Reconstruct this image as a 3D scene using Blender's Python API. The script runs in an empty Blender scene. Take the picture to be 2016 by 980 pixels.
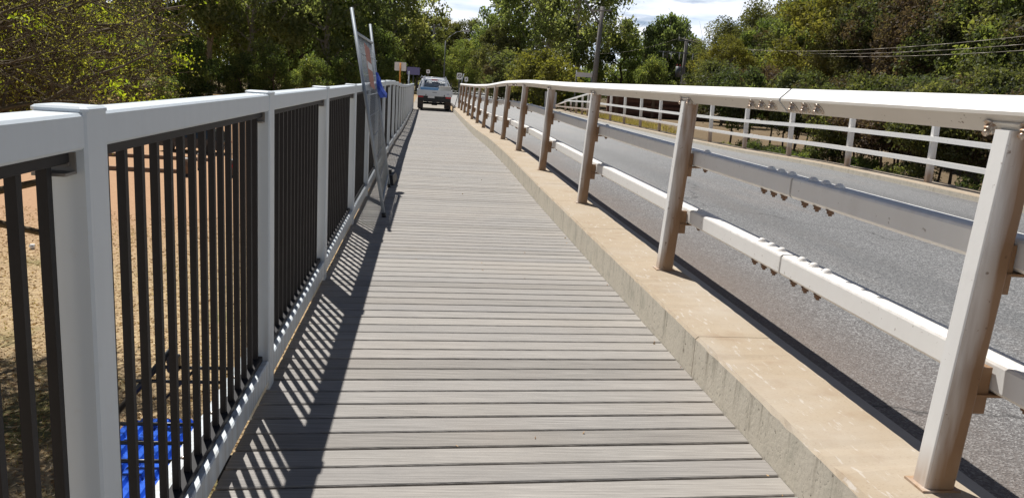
import bpy, math, random
import numpy as np
from mathutils import Matrix, Vector
random.seed(7); RNG = np.random.default_rng(11)
S = bpy.context.scene; COL = S.collection
R_ = math.radians

# ------------------------------------------------------------------ camera, sky, sun, exposure
cd = bpy.data.cameras.new('camera'); cam = bpy.data.objects.new('camera', cd); COL.objects.link(cam)
cd.sensor_width = 36.0; cd.lens = 27.46; cd.clip_start = 0.02; cd.clip_end = 3000
cam.matrix_world = Matrix(((0.99228, -0.04077, -0.11713, 0.0),
                           (-0.10596, 0.21206, -0.97150, 0.0),
                           (0.06444, 0.97641, 0.20610, 1.5),
                           (0, 0, 0, 1)))
S.camera = cam
SUN_EL, SUN_AZ = R_(57.4), R_(-22.6)          # azimuth clockwise from +Y
W = bpy.data.worlds.new('World'); S.world = W; W.use_nodes = True
nt = W.node_tree; bg = nt.nodes['Background']
sky = nt.nodes.new('ShaderNodeTexSky'); sky.sky_type = 'NISHITA'; sky.sun_disc = False
sky.sun_elevation = SUN_EL; sky.sun_rotation = SUN_AZ % (2 * math.pi); sky.air_density = 0.5; sky.dust_density = 0.3
# a flat cloud layer: direction projected on a plane overhead, so clouds crowd towards the horizon
def wn(t, **k):
    x = nt.nodes.new(t)
    for a_, v_ in k.items(): setattr(x, a_, v_)
    return x
tc = wn('ShaderNodeTexCoord'); sx = wn('ShaderNodeSeparateXYZ'); nt.links.new(tc.outputs['Generated'], sx.inputs[0])
zc_ = wn('ShaderNodeMath', operation='MAXIMUM'); nt.links.new(sx.outputs[2], zc_.inputs[0]); zc_.inputs[1].default_value = 0.0
za = wn('ShaderNodeMath', operation='ADD'); nt.links.new(zc_.outputs[0], za.inputs[0]); za.inputs[1].default_value = 0.10
cx = wn('ShaderNodeCombineXYZ')
for i_ in (0, 1):
    dv = wn('ShaderNodeMath', operation='DIVIDE'); nt.links.new(sx.outputs[i_], dv.inputs[0]); nt.links.new(za.outputs[0], dv.inputs[1]); nt.links.new(dv.outputs[0], cx.inputs[i_])
nz = wn('ShaderNodeTexNoise'); nz.inputs['Scale'].default_value = 1.15; nz.inputs['Detail'].default_value = 8; nz.inputs['Roughness'].default_value = 0.6
nt.links.new(cx.outputs[0], nz.inputs['Vector'])
# thicker when seen edge-on
ed = wn('ShaderNodeMapRange'); nt.links.new(zc_.outputs[0], ed.inputs[0]); ed.inputs[1].default_value = 0.30; ed.inputs[2].default_value = 0.06; ed.inputs[3].default_value = 0.0; ed.inputs[4].default_value = 0.34
ad = wn('ShaderNodeMath', operation='ADD'); nt.links.new(nz.outputs[0], ad.inputs[0]); nt.links.new(ed.outputs[0], ad.inputs[1])
rp = wn('ShaderNodeValToRGB'); rp.color_ramp.elements[0].position = 0.60; rp.color_ramp.elements[1].position = 0.76; nt.links.new(ad.outputs[0], rp.inputs[0])
mx = wn('ShaderNodeMix', data_type='RGBA'); 
nz2 = wn('ShaderNodeTexNoise'); nz2.inputs['Scale'].default_value = 2.3; nz2.inputs['Detail'].default_value = 7; nt.links.new(cx.outputs[0], nz2.inputs['Vector'])
r2 = wn('ShaderNodeValToRGB'); r2.color_ramp.elements[0].position = 0.36; r2.color_ramp.elements[0].color = (0.70, 0.79, 0.92, 1); r2.color_ramp.elements[1].position = 0.60; r2.color_ramp.elements[1].color = (1, 1, 1, 1); nt.links.new(nz2.outputs[0], r2.inputs[0])
cb = wn('ShaderNodeMix', data_type='RGBA', blend_type='MULTIPLY'); cb.inputs[0].default_value = 1.0; cb.inputs[7].default_value = (17.0, 17.4, 18.2, 1); nt.links.new(r2.outputs[0], cb.inputs[6]); nt.links.new(cb.outputs[2], mx.inputs[7])
nt.links.new(rp.outputs[0], mx.inputs[0]); nt.links.new(sky.outputs[0], mx.inputs[6]); nt.links.new(mx.outputs[2], bg.inputs['Color'])
bg.inputs['Strength'].default_value = 0.05
sl = bpy.data.lights.new('sun', 'SUN'); sl.energy = 5.0; sl.angle = R_(0.5); sl.color = (1.0, 0.975, 0.935)
so = bpy.data.objects.new('sun', sl); COL.objects.link(so)
to_sun = Vector((math.sin(SUN_AZ) * math.cos(SUN_EL), math.cos(SUN_AZ) * math.cos(SUN_EL), math.sin(SUN_EL)))
so.rotation_euler = to_sun.to_track_quat('Z', 'Y').to_euler(); so.location = (0, 0, 30)
vs = S.view_settings; vs.view_transform = 'Standard'; vs.look = 'None'; vs.exposure = 0.38; vs.gamma = 1.0
S.cycles.max_bounces = 5; S.cycles.diffuse_bounces = 4; S.cycles.glossy_bounces = 2; S.cycles.transmission_bounces = 3
S.render.resolution_x = 1024; S.render.resolution_y = 497

# ------------------------------------------------------------------ material helpers
class N:
    """tiny node-graph helper"""
    def __init__(s, name):
        s.m = bpy.data.materials.new(name); s.m.use_nodes = True; s.t = s.m.node_tree
        s.b = s.t.nodes['Principled BSDF']; s.o = s.t.nodes['Material Output']
    def n(s, t, **kw):
        x = s.t.nodes.new(t)
        for k, v in kw.items():
            if k in x.inputs: x.inputs[k].default_value = v
            else: setattr(x, k, v)
        return x
    def l(s, a, b): s.t.links.new(a, b)
    def coord(s, kind='Object', scale=(1, 1, 1)):
        c = s.n('ShaderNodeTexCoord'); m = s.n('ShaderNodeMapping'); m.inputs['Scale'].default_value = scale
        s.l(c.outputs[kind], m.inputs['Vector']); return m.outputs[0]
    def world(s, scale=(1, 1, 1)):
        c = s.n('ShaderNodeNewGeometry'); m = s.n('ShaderNodeMapping'); m.inputs['Scale'].default_value = scale
        s.l(c.outputs['Position'], m.inputs['Vector']); return m.outputs[0]
    def noise(s, vec, scale, detail=4, rough=0.55):
        x = s.n('ShaderNodeTexNoise'); x.inputs['Scale'].default_value = scale; x.inputs['Detail'].default_value = detail
        x.inputs['Roughness'].default_value = rough
        s.l(vec, x.inputs['Vector']); return x.outputs[0]
    def ramp(s, f, stops):
        x = s.n('ShaderNodeValToRGB'); e = x.color_ramp.elements
        while len(e) < len(stops): e.new(0.5)
        for k, (p, c) in enumerate(stops):
            e[k].position = p; e[k].color = (c, c, c, 1) if isinstance(c, (int, float)) else (*c, 1)
        s.l(f, x.inputs[0]); return x.outputs[0]
    def mix(s, f, a, b, mode='MIX'):
        x = s.n('ShaderNodeMix', data_type='RGBA', blend_type=mode)
        if isinstance(f, (int, float)): x.inputs[0].default_value = f
        else: s.l(f, x.inputs[0])
        for v, i in ((a, 6), (b, 7)):
            if isinstance(v, tuple): x.inputs[i].default_value = (*v[:3], 1)
            else: s.l(v, x.inputs[i])
        return x.outputs[2]
    def math(s, op, a, b=0.5, clamp=False):
        x = s.n('ShaderNodeMath', operation=op, use_clamp=clamp)
        for v, i in ((a, 0), (b, 1)):
            if isinstance(v, (int, float)): x.inputs[i].default_value = v
            else: s.l(v, x.inputs[i])
        return x.outputs[0]
    def sep(s, vec, i):
        x = s.n('ShaderNodeSeparateXYZ'); s.l(vec, x.inputs[0]); return x.outputs[i]
    def maprange(s, f, a, b, c=0.0, d=1.0):
        x = s.n('ShaderNodeMapRange'); s.l(f, x.inputs[0])
        for i, v in enumerate((a, b, c, d)): x.inputs[i + 1].default_value = v
        return x.outputs[0]
    def bump(s, h, strength=0.3, dist=0.01):
        x = s.n('ShaderNodeBump'); x.inputs['Strength'].default_value = strength; x.inputs['Distance'].default_value = dist
        s.l(h, x.inputs['Height']); s.l(x.outputs[0], s.b.inputs['Normal'])
    def done(s, col, rough=0.6, metal=0.0, spec=None):
        if isinstance(col, tuple): s.b.inputs['Base Color'].default_value = (*col, 1)
        else: s.l(col, s.b.inputs['Base Color'])
        if isinstance(rough, (int, float)): s.b.inputs['Roughness'].default_value = rough
        else: s.l(rough, s.b.inputs['Roughness'])
        s.b.inputs['Metallic'].default_value = metal
        if spec is not None: s.b.inputs['Specular IOR Level'].default_value = spec
        return s.m

def plain(name, col, rough=0.6, metal=0.0, var=0.10, scale=9.0):
    g = N(name); v = g.noise(g.coord('Object'), scale, 5)
    c = g.mix(v, tuple(x * (1 - var) for x in col), tuple(min(1, x * (1 + var)) for x in col))
    return g.done(c, rough, metal)

M = {}
def build_materials():
    # composite deck plank
    g = N('composite_plank'); oi = g.n('ShaderNodeObjectInfo')
    w = g.world()
    off = g.n('ShaderNodeVectorMath', operation='ADD'); cm = g.n('ShaderNodeCombineXYZ'); g.l(oi.outputs['Random'], cm.inputs[0])
    sc = g.n('ShaderNodeVectorMath', operation='SCALE'); g.l(cm.outputs[0], sc.inputs[0]); sc.inputs['Scale'].default_value = 37.0
    g.l(w, off.inputs[0]); g.l(sc.outputs[0], off.inputs[1])
    m1 = g.n('ShaderNodeMapping'); m1.inputs['Scale'].default_value = (2.4, 125, 30); g.l(off.outputs[0], m1.inputs['Vector'])
    m2 = g.n('ShaderNodeMapping'); m2.inputs['Scale'].default_value = (7.0, 330, 30); g.l(off.outputs[0], m2.inputs['Vector'])
    a = g.noise(m1.outputs[0], 1.0, 5, 0.62); b = g.noise(m2.outputs[0], 1.0, 3, 0.6)
    big = g.noise(w, 0.9, 3)
    base = g.ramp(oi.outputs['Random'], [(0.0, (0.205, 0.186, 0.166)), (0.22, (0.325, 0.302, 0.275)), (0.45, (0.255, 0.238, 0.222)), (0.7, (0.350, 0.321, 0.286)), (1.0, (0.234, 0.223, 0.218))])
    c = g.mix(g.ramp(a, [(0.34, 0.0), (0.66, 1.0)]), g.mix(0.42, base, (0.11, 0.104, 0.095)), g.mix(0.30, base, (0.54, 0.51, 0.465)))
    c = g.mix(g.ramp(b, [(0.3, 0.30), (0.52, 0.0)]), c, (0.12, 0.115, 0.11))
    c = g.mix(g.ramp(big, [(0.45, 0.0), (0.75, 0.28)]), c, (0.33, 0.28, 0.23))
    sp = g.noise(w, 55.0, 2); c = g.mix(g.ramp(sp, [(0.74, 0.0), (0.79, 0.5)]), c, (0.10, 0.09, 0.08))
    h = g.math('ADD', a, b); g.bump(h, 0.5, 0.004)
    M['plank'] = g.done(c, 0.7, spec=0.18)
    # white powder coat of the new railing
    g = N('white_powder_coat'); v = g.noise(g.coord('Object', (1, 6, 1)), 3.0, 4); d = g.noise(g.coord('Object'), 28.0, 4)
    c = g.mix(v, (0.545, 0.595, 0.625), (0.615, 0.66, 0.685)); c = g.mix(g.ramp(d, [(0.6, 0.0), (0.85, 0.35)]), c, (0.52, 0.50, 0.45))
    wz = g.world(); dr = g.noise(g.world((26, 26, 1.5)), 1.0, 5); c = g.mix(g.math('MULTIPLY', g.maprange(g.sep(wz, 2), 0.45, 0.0, 0.0, 0.55), g.ramp(dr, [(0.42, 0.0), (0.62, 1.0)])), c, (0.30, 0.26, 0.20)); c = g.mix(g.ramp(dr, [(0.62, 0.0), (0.78, 0.22)]), c, (0.36, 0.36, 0.33))
    g.bump(d, 0.05, 0.002); M['white'] = g.done(c, 0.38)
    M['dark'] = plain('charcoal_powder_coat', (0.019, 0.0172, 0.0175), 0.55, 0.0, 0.25, 14); M['dark'].node_tree.nodes['Principled BSDF'].inputs['Specular IOR Level'].default_value = 0.22
    M['galv_plate'] = plain('grey_bracket_steel', (0.22, 0.20, 0.175), 0.5, 0.3, 0.3, 25)
    # old off white bridge paint and its dusty, rust stained sides
    def paint(name, dust, rustmul=1.0):
        g = N(name); w = g.world(); z = g.sep(w, 2)
        n1 = g.noise(w, 4.5, 6, 0.6); n2 = g.noise(w, 30.0, 4, 0.6); n3 = g.noise(g.world((14, 14, 1.6)), 1.0, 4)
        c = g.mix(n1, (0.80, 0.785, 0.745), (0.87, 0.86, 0.825))
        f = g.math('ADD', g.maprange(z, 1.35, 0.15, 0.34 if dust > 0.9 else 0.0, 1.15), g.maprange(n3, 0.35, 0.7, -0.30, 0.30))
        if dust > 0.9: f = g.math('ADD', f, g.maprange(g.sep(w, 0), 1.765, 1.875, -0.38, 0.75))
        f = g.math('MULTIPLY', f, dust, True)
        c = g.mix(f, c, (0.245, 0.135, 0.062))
        c = g.mix(g.math('MULTIPLY', g.maprange(z, 0.40, 0.27, 0.0, 0.8), g.maprange(n3, 0.3, 0.6, 0.4, 1.0)), c, (0.36, 0.215, 0.105))
        c = g.mix(g.ramp(n2, [(0.66, 0.0), (0.70, 0.8 * rustmul)]), c, (0.13, 0.065, 0.028))
        c = g.mix(g.ramp(n1, [(0.6, 0.0), (0.8, 0.25)]), c, (0.36, 0.31, 0.25))
        g.bump(n2, 0.08, 0.003); return g.done(c, 0.48)
    M['paint'] = paint('aged_white_paint', 0.05, 0.6)
    M['paint_stained'] = paint('dust_stained_paint', 0.95, 0.9)
    M['paint_dusty'] = paint('dust_covered_paint', 0.36, 0.4)
    g = N('shaded_rail_paint'); w = g.world(); n1 = g.noise(w, 3.0, 5); n2 = g.noise(w, 34.0, 4, 0.6); n3 = g.noise(g.world((3, 3, 30)), 1.0, 4)  # off white paint toned down to paint in underside shade, with rust specks
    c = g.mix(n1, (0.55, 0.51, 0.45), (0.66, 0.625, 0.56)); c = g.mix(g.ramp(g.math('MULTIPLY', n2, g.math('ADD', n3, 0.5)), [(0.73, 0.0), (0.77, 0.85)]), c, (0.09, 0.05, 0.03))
    M['paint_shaded'] = g.done(c, 0.5)
    g = N('rusty_bolt_steel'); n = g.noise(g.coord('Object'), 60.0, 5); c = g.mix(n, (0.10, 0.045, 0.022), (0.30, 0.19, 0.12)); g.bump(n, 0.3, 0.002); M['rust'] = g.done(c, 0.62, 0.35)
    g = N('galvanised_bolt'); n = g.noise(g.coord('Object'), 50.0, 5); c = g.mix(g.ramp(n, [(0.4, 0.0), (0.65, 1.0)]), (0.62, 0.58, 0.52), (0.30, 0.17, 0.09)); M['bolt'] = g.done(c, 0.36, 0.7)
    # kerb: tan stained top, streaked grey face
    g = N('tan_stained_concrete'); w = g.world(); n1 = g.noise(w, 2.4, 6); n2 = g.noise(g.world((40, 10, 10)), 1.0, 5, 0.6); n3 = g.noise(w, 90.0, 3)
    c = g.mix(n1, (0.325, 0.252, 0.170), (0.405, 0.335, 0.248)); c = g.mix(g.ramp(n2, [(0.60, 0.0), (0.68, 0.75)]), c, (0.50, 0.455, 0.40))
    c = g.mix(g.ramp(n3, [(0.3, 0.45), (0.42, 0.0)]), c, (0.24, 0.17, 0.11)); n4 = g.noise(w, 6.0, 5); c = g.mix(g.ramp(n4, [(0.56, 0.0), (0.74, 0.45)]), c, (0.27, 0.185, 0.115)); c = g.mix(g.ramp(g.noise(w, 1.1, 5, 0.6), [(0.48, 0.0), (0.68, 0.5)]), c, (0.43, 0.385, 0.325)); c = g.mix(g.ramp(g.noise(w, 22.0, 6, 0.75), [(0.60, 0.0), (0.75, 0.4)]), c, (0.22, 0.16, 0.11))
    g.bump(n3, 0.25, 0.004); M['kerb_top'] = g.done(c, 0.8, spec=0.25)
    g = N('streaked_concrete_face'); w = g.world(); n1 = g.noise(g.world((13, 13, 2.8)), 1.0, 7, 0.7); n2 = g.noise(w, 48.0, 4, 0.6); n3 = g.noise(w, 3.0, 5)
    c = g.mix(n3, (0.55, 0.492, 0.392), (0.67, 0.61, 0.50)); c = g.mix(g.ramp(n1, [(0.58, 0.0), (0.74, 0.65)]), c, (0.17, 0.145, 0.105))
    c = g.mix(g.ramp(n2, [(0.30, 0.8), (0.37, 0.0)]), c, (0.10, 0.085, 0.065)); c = g.mix(g.ramp(n3, [(0.55, 0.0), (0.75, 0.35)]), c, (0.30, 0.29, 0.22))
    dp = g.noise(g.world((19, 19, 1.1)), 1.0, 6, 0.7); kz = g.maprange(g.sep(w, 2), 0.02, 0.20, 0.1, 1.0); c = g.mix(g.math('MULTIPLY', g.ramp(dp, [(0.53, 0.0), (0.68, 0.62)]), kz), c, (0.17, 0.14, 0.10))
    sp2 = g.noise(w, 17.0, 6, 0.7); c = g.mix(g.ramp(sp2, [(0.30, 0.75), (0.37, 0.0)]), c, (0.12, 0.10, 0.075)); c = g.mix(g.ramp(g.noise(w, 6.0, 6, 0.7), [(0.52, 0.0), (0.7, 0.45)]), c, (0.34, 0.32, 0.25))
    ck = g.n('ShaderNodeTexVoronoi', feature='DISTANCE_TO_EDGE'); ck.inputs['Scale'].default_value = 0.55
    wob = g.n('ShaderNodeVectorMath', operation='ADD'); nn = g.n('ShaderNodeTexNoise'); nn.inputs['Scale'].default_value = 5.0; g.l(w, nn.inputs['Vector']); g.l(w, wob.inputs[0]); g.l(nn.outputs[1], wob.inputs[1]); g.l(wob.outputs[0], ck.inputs['Vector'])
    c = g.mix(g.ramp(ck.outputs[0], [(0.0, 0.45), (0.004, 0.0)]), c, (0.08, 0.07, 0.055))
    g.bump(n2, 0.5, 0.004); M['kerb_face'] = g.done(c, 0.9, spec=0.2)
    M['concrete'] = plain('grey_concrete', (0.36, 0.33, 0.29), 0.85, 0, 0.2, 6)
    # asphalt chip seal
    g = N('chip_seal_asphalt'); w = g.world()
    vo = g.n('ShaderNodeTexVoronoi'); vo.inputs['Scale'].default_value = 95.0; g.l(w, vo.inputs['Vector'])
    n1 = g.noise(w, 0.55, 5); n2 = g.noise(g.world((1.4, 0.22, 1)), 1.0, 4); n3 = g.noise(w, 150.0, 2)
    chip = g.ramp(g.sep(vo.outputs['Color'], 0), [(0.0, (0.098, 0.098, 0.100)), (0.55, (0.182, 0.181, 0.180)), (1.0, (0.37, 0.367, 0.36))])
    c = g.mix(g.ramp(n3, [(0.38, 0.55), (0.52, 0.0)]), chip, (0.06, 0.058, 0.056))
    c = g.mix(g.ramp(n2, [(0.50, 0.0), (0.75, 0.30)]), c, (0.27, 0.215, 0.175))
    wp = g.n('ShaderNodeTexWave'); wp.bands_direction = 'X'; wp.inputs['Scale'].default_value = 0.175; wp.inputs['Distortion'].default_value = 0.8; wp.inputs['Detail'].default_value = 2; wp.inputs['Phase Offset'].default_value = 1.1; g.l(w, wp.inputs['Vector']); c = g.mix(g.ramp(wp.outputs[1], [(0.55, 0.0), (0.95, 0.30)]), c, (0.10, 0.10, 0.10))
    x = g.sep(w, 0); dust = g.math('MULTIPLY', g.maprange(x, 3.1, 2.2, 0.0, 0.5), g.maprange(n1, 0.3, 0.7, 0.3, 1.2), True)
    c = g.mix(dust, c, (0.215, 0.145, 0.10)); c = g.mix(g.ramp(n1, [(0.5, 0.0), (0.75, 0.3)]), c, (0.12, 0.118, 0.115))
    ca = g.n('ShaderNodeTexVoronoi', feature='DISTANCE_TO_EDGE'); ca.inputs['Scale'].default_value = 0.17; wv = g.n('ShaderNodeVectorMath', operation='ADD'); nn2 = g.n('ShaderNodeTexNoise'); nn2.inputs['Scale'].default_value = 1.4; nn2.inputs['Detail'].default_value = 6; g.l(w, nn2.inputs['Vector']); g.l(w, wv.inputs[0]); g.l(nn2.outputs[1], wv.inputs[1]); g.l(wv.outputs[0], ca.inputs['Vector']); c = g.mix(g.ramp(ca.outputs[0], [(0.0, 0.75), (0.0035, 0.0)]), c, (0.05, 0.048, 0.046))
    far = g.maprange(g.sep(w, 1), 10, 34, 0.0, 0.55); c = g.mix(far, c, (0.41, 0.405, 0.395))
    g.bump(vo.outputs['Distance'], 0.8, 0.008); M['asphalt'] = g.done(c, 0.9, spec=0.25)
    # bare sandy ground with litter and a few green patches
    g = N('sandy_ground'); w = g.world(); n1 = g.noise(w, 0.11, 6); n2 = g.noise(w, 0.9, 6, 0.65); n3 = g.noise(w, 9.0, 5, 0.7); n4 = g.noise(w, 0.33, 4)
    c = g.mix(n2, (0.275, 0.190, 0.112), (0.40, 0.295, 0.180)); y = g.sep(w, 1)
    red = g.math('MULTIPLY', g.maprange(y, 22, 34, 0.0, 0.8), g.maprange(g.sep(w, 0), -4, -9, 0.0, 1.0)); c = g.mix(red, c, (0.43, 0.245, 0.145))
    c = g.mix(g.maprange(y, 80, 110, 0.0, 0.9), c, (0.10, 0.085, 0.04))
    c = g.mix(g.math('MULTIPLY', g.ramp(n3, [(0.42, 0.0), (0.62, 0.7)]), g.maprange(y, 32, 20, 0.25, 1.0)), c, (0.56, 0.43, 0.24)); c = g.mix(g.ramp(n3, [(0.28, 0.7), (0.42, 0.0)]), c, (0.13, 0.082, 0.04))
    gr = g.math('MULTIPLY', g.ramp(n4, [(0.56, 0.0), (0.68, 0.7)]), g.maprange(y, 30, 22, 0.0, 1.0)); c = g.mix(gr, c, (0.125, 0.135, 0.04))
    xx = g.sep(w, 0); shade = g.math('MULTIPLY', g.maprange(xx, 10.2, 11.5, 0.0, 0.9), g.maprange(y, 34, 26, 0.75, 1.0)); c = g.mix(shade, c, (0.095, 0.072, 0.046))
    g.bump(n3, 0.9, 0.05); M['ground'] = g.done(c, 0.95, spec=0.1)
    g = N('gravel_road'); n = g.noise(g.world(), 2.5, 6); M['gravel'] = g.done(g.mix(n, (0.26, 0.23, 0.19), (0.36, 0.33, 0.29)), 0.95, spec=0.1)
    M['galv'] = plain('galvanised_tube', (0.27, 0.30, 0.33), 0.5, 0.25, 0.2, 20)
    M['wire'] = plain('galvanised_wire', (0.30, 0.33, 0.36), 0.5, 0.6, 0.2, 20)
    M['pink'] = plain('faded_red_sign', (0.42, 0.17, 0.12), 0.6, 0, 0.2, 12)
    M['signwhite'] = plain('white_sign_face', (0.72, 0.72, 0.70), 0.5, 0, 0.08, 5)
    M['signback'] = plain('aluminium_sign_back', (0.60, 0.58, 0.56), 0.45, 0.1, 0.1, 4)
    M['orange'] = plain('orange_post_paint', (0.70, 0.27, 0.04), 0.5, 0, 0.1, 6)
    M['purple'] = plain('violet_blue_sign', (0.12, 0.115, 0.26), 0.5, 0, 0.1, 6)
    M['black'] = plain('black_plastic', (0.012, 0.012, 0.013), 0.5, 0, 0.3, 12)
    M['bluecloth'] = plain('blue_cloth', (0.035, 0.085, 0.42), 0.8, 0, 0.3, 25)
    M['blue'] = plain('blue_enamel', (0.02, 0.11, 0.60), 0.22, 0.0, 0.2, 4)
    M['tubeblack'] = plain('black_painted_tube', (0.020, 0.021, 0.023), 0.35, 0.2, 0.3, 12)
    M['carwhite'] = plain('white_car_paint', (0.72, 0.735, 0.75), 0.25, 0, 0.05, 3)
    M['cardark'] = plain('dark_car_paint', (0.02, 0.022, 0.026), 0.22, 0, 0.1, 3)
    M['alu'] = plain('aluminium_tray', (0.60, 0.62, 0.64), 0.42, 0.35, 0.1, 8)
    M['glass'] = plain('dark_glass', (0.02, 0.035, 0.05), 0.08, 0, 0.1, 2)
    M['tyre'] = plain('tyre_rubber', (0.02, 0.019, 0.018), 0.85, 0, 0.3, 12)
    M['redlens'] = plain('red_lens', (0.45, 0.015, 0.02), 0.25, 0, 0.1, 5)
    M['flap'] = plain('dusty_mud_flap', (0.085, 0.065, 0.055), 0.85, 0, 0.2, 10)
    M['tub'] = plain('light_blue_tub', (0.10, 0.22, 0.38), 0.5, 0, 0.15, 6)
    M['beige'] = plain('beige_tool_box', (0.55, 0.53, 0.48), 0.55, 0, 0.1, 6)
    M['timber'] = plain('weathered_timber', (0.16, 0.105, 0.068), 0.85, 0, 0.35, 7)
    M['polewood'] = plain('grey_pole_timber', (0.17, 0.155, 0.14), 0.9, 0, 0.35, 8)
    M['porcelain'] = plain('white_porcelain', (0.55, 0.55, 0.53), 0.3, 0, 0.1, 8)
    M['greysteel'] = plain('grey_steel', (0.15, 0.155, 0.16), 0.5, 0.3, 0.15, 8)
    M['cable'] = plain('bare_cable', (0.26, 0.23, 0.19), 0.5, 0.5, 0.1, 8)
    M['creamwall'] = plain('cream_wall', (0.56, 0.42, 0.26), 0.9, 0, 0.15, 3)
    g = N('red_brick_wall'); n = g.noise(g.coord('Object', (4, 4, 14)), 2.0, 4); M['brick'] = g.done(g.mix(n, (0.10, 0.045, 0.032), (0.24, 0.12, 0.08)), 0.9)
    # bark
    def bark(name, a, b):
        g = N(name); n = g.noise(g.coord('Object', (6, 6, 1.1)), 2.2, 6, 0.65); g.bump(n, 0.7, 0.04); return g.done(g.mix(n, a, b), 0.9, spec=0.15)
    M['bark'] = bark('grey_brown_bark', (0.045, 0.033, 0.025), (0.17, 0.13, 0.10))
    M['bark_pale'] = bark('pale_gum_bark', (0.22, 0.18, 0.14), (0.50, 0.45, 0.39))
    M['bark_red'] = bark('red_peeling_bark', (0.09, 0.035, 0.02), (0.30, 0.13, 0.07))
    M['twig'] = bark('dark_twig_bark', (0.045, 0.034, 0.024), (0.20, 0.155, 0.10))
    # foliage: diffuse plus translucent leaf, tint stored per leaf
    def leaf(name, lo, mid, hi, trans=0.5):
        g = N(name); at = g.n('ShaderNodeAttribute', attribute_name='tint'); oi = g.n('ShaderNodeObjectInfo')
        c = g.ramp(at.outputs['Fac'], [(0.0, lo), (0.55, mid), (1.0, hi)])
        hs = g.n('ShaderNodeHueSaturation'); g.l(c, hs.inputs['Color'])
        g.l(g.maprange(oi.outputs['Random'], 0, 1, 0.475, 0.52), hs.inputs['Hue']); g.l(g.maprange(oi.outputs['Random'], 0, 1, 1.45, 1.05), hs.inputs['Value'])
        d = g.n('ShaderNodeBsdfDiffuse'); t = g.n('ShaderNodeBsdfTranslucent'); gl = g.n('ShaderNodeBsdfGlossy'); gl.inputs['Roughness'].default_value = 0.6
        gl.inputs['Color'].default_value = (0.7, 0.72, 0.68, 1)
        g.l(hs.outputs[0], d.inputs['Color']); 
        tcol = g.mix(0.6, hs.outputs[0], (1.6, 1.7, 0.55), 'MULTIPLY'); g.l(tcol, t.inputs['Color'])
        m1 = g.n('ShaderNodeMixShader'); m1.inputs[0].default_value = trans; g.l(d.outputs[0], m1.inputs[1]); g.l(t.outputs[0], m1.inputs[2])
        m2 = g.n('ShaderNodeMixShader'); m2.inputs[0].default_value = 0.025; g.l(m1.outputs[0], m2.inputs[1]); g.l(gl.outputs[0], m2.inputs[2])
        g.l(m2.outputs[0], g.o.inputs['Surface']); return g.m
    M['leaf_gum'] = leaf('gum_leaf', (0.090, 0.108, 0.052), (0.165, 0.190, 0.078), (0.29, 0.29, 0.13), 0.58)
    M['leaf_green'] = leaf('fresh_green_leaf', (0.062, 0.090, 0.034), (0.118, 0.152, 0.050), (0.22, 0.235, 0.075), 0.55)
    M['leaf_lime'] = leaf('lime_leaf', (0.20, 0.26, 0.02), (0.30, 0.36, 0.025), (0.44, 0.46, 0.04), 0.5)
    M['leaf_olive'] = leaf('olive_leaf', (0.058, 0.064, 0.029), (0.098, 0.102, 0.040), (0.170, 0.164, 0.066))
    M['leaf_yellow'] = leaf('yellow_olive_leaf', (0.085, 0.082, 0.026), (0.145, 0.135, 0.034), (0.23, 0.205, 0.055))
    M['leaf_brown'] = leaf('dry_brown_leaf', (0.066, 0.047, 0.034), (0.105, 0.074, 0.050), (0.160, 0.120, 0.078), 0.35)
    M['leaf_mixed'] = leaf('mixed_green_brown_leaf', (0.066, 0.050, 0.032), (0.070, 0.088, 0.036), (0.140, 0.150, 0.058))
    M['bud'] = leaf('olive_bud', (0.21, 0.18, 0.045), (0.33, 0.295, 0.06), (0.46, 0.43, 0.09), 0.5)
    M['litter'] = leaf('fallen_leaf', (0.16, 0.09, 0.04), (0.42, 0.29, 0.14), (0.66, 0.54, 0.34), 0.1)
    M['grass'] = leaf('dry_grass', (0.16, 0.15, 0.04), (0.34, 0.27, 0.10), (0.50, 0.40, 0.19), 0.3)
build_materials()

# ------------------------------------------------------------------ mesh helpers
def raw_mesh(name, V, F4, tint=None):
    """vectorised quad/tri mesh"""
    V = np.asarray(V, np.float32); F4 = np.asarray(F4, np.int32); k = F4.shape[1]
    me = bpy.data.meshes.new(name); me.vertices.add(len(V)); me.vertices.foreach_set('co', V.ravel())
    me.loops.add(F4.size); me.loops.foreach_set('vertex_index', F4.ravel())
    me.polygons.add(len(F4)); me.polygons.foreach_set('loop_start', np.arange(0, F4.size, k, dtype=np.int32))
    me.update(calc_edges=True); me.validate()
    if tint is not None:
        a = me.attributes.new('tint', 'FLOAT', 'POINT'); a.data.foreach_set('value', np.asarray(tint, np.float32))
    return me

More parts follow.
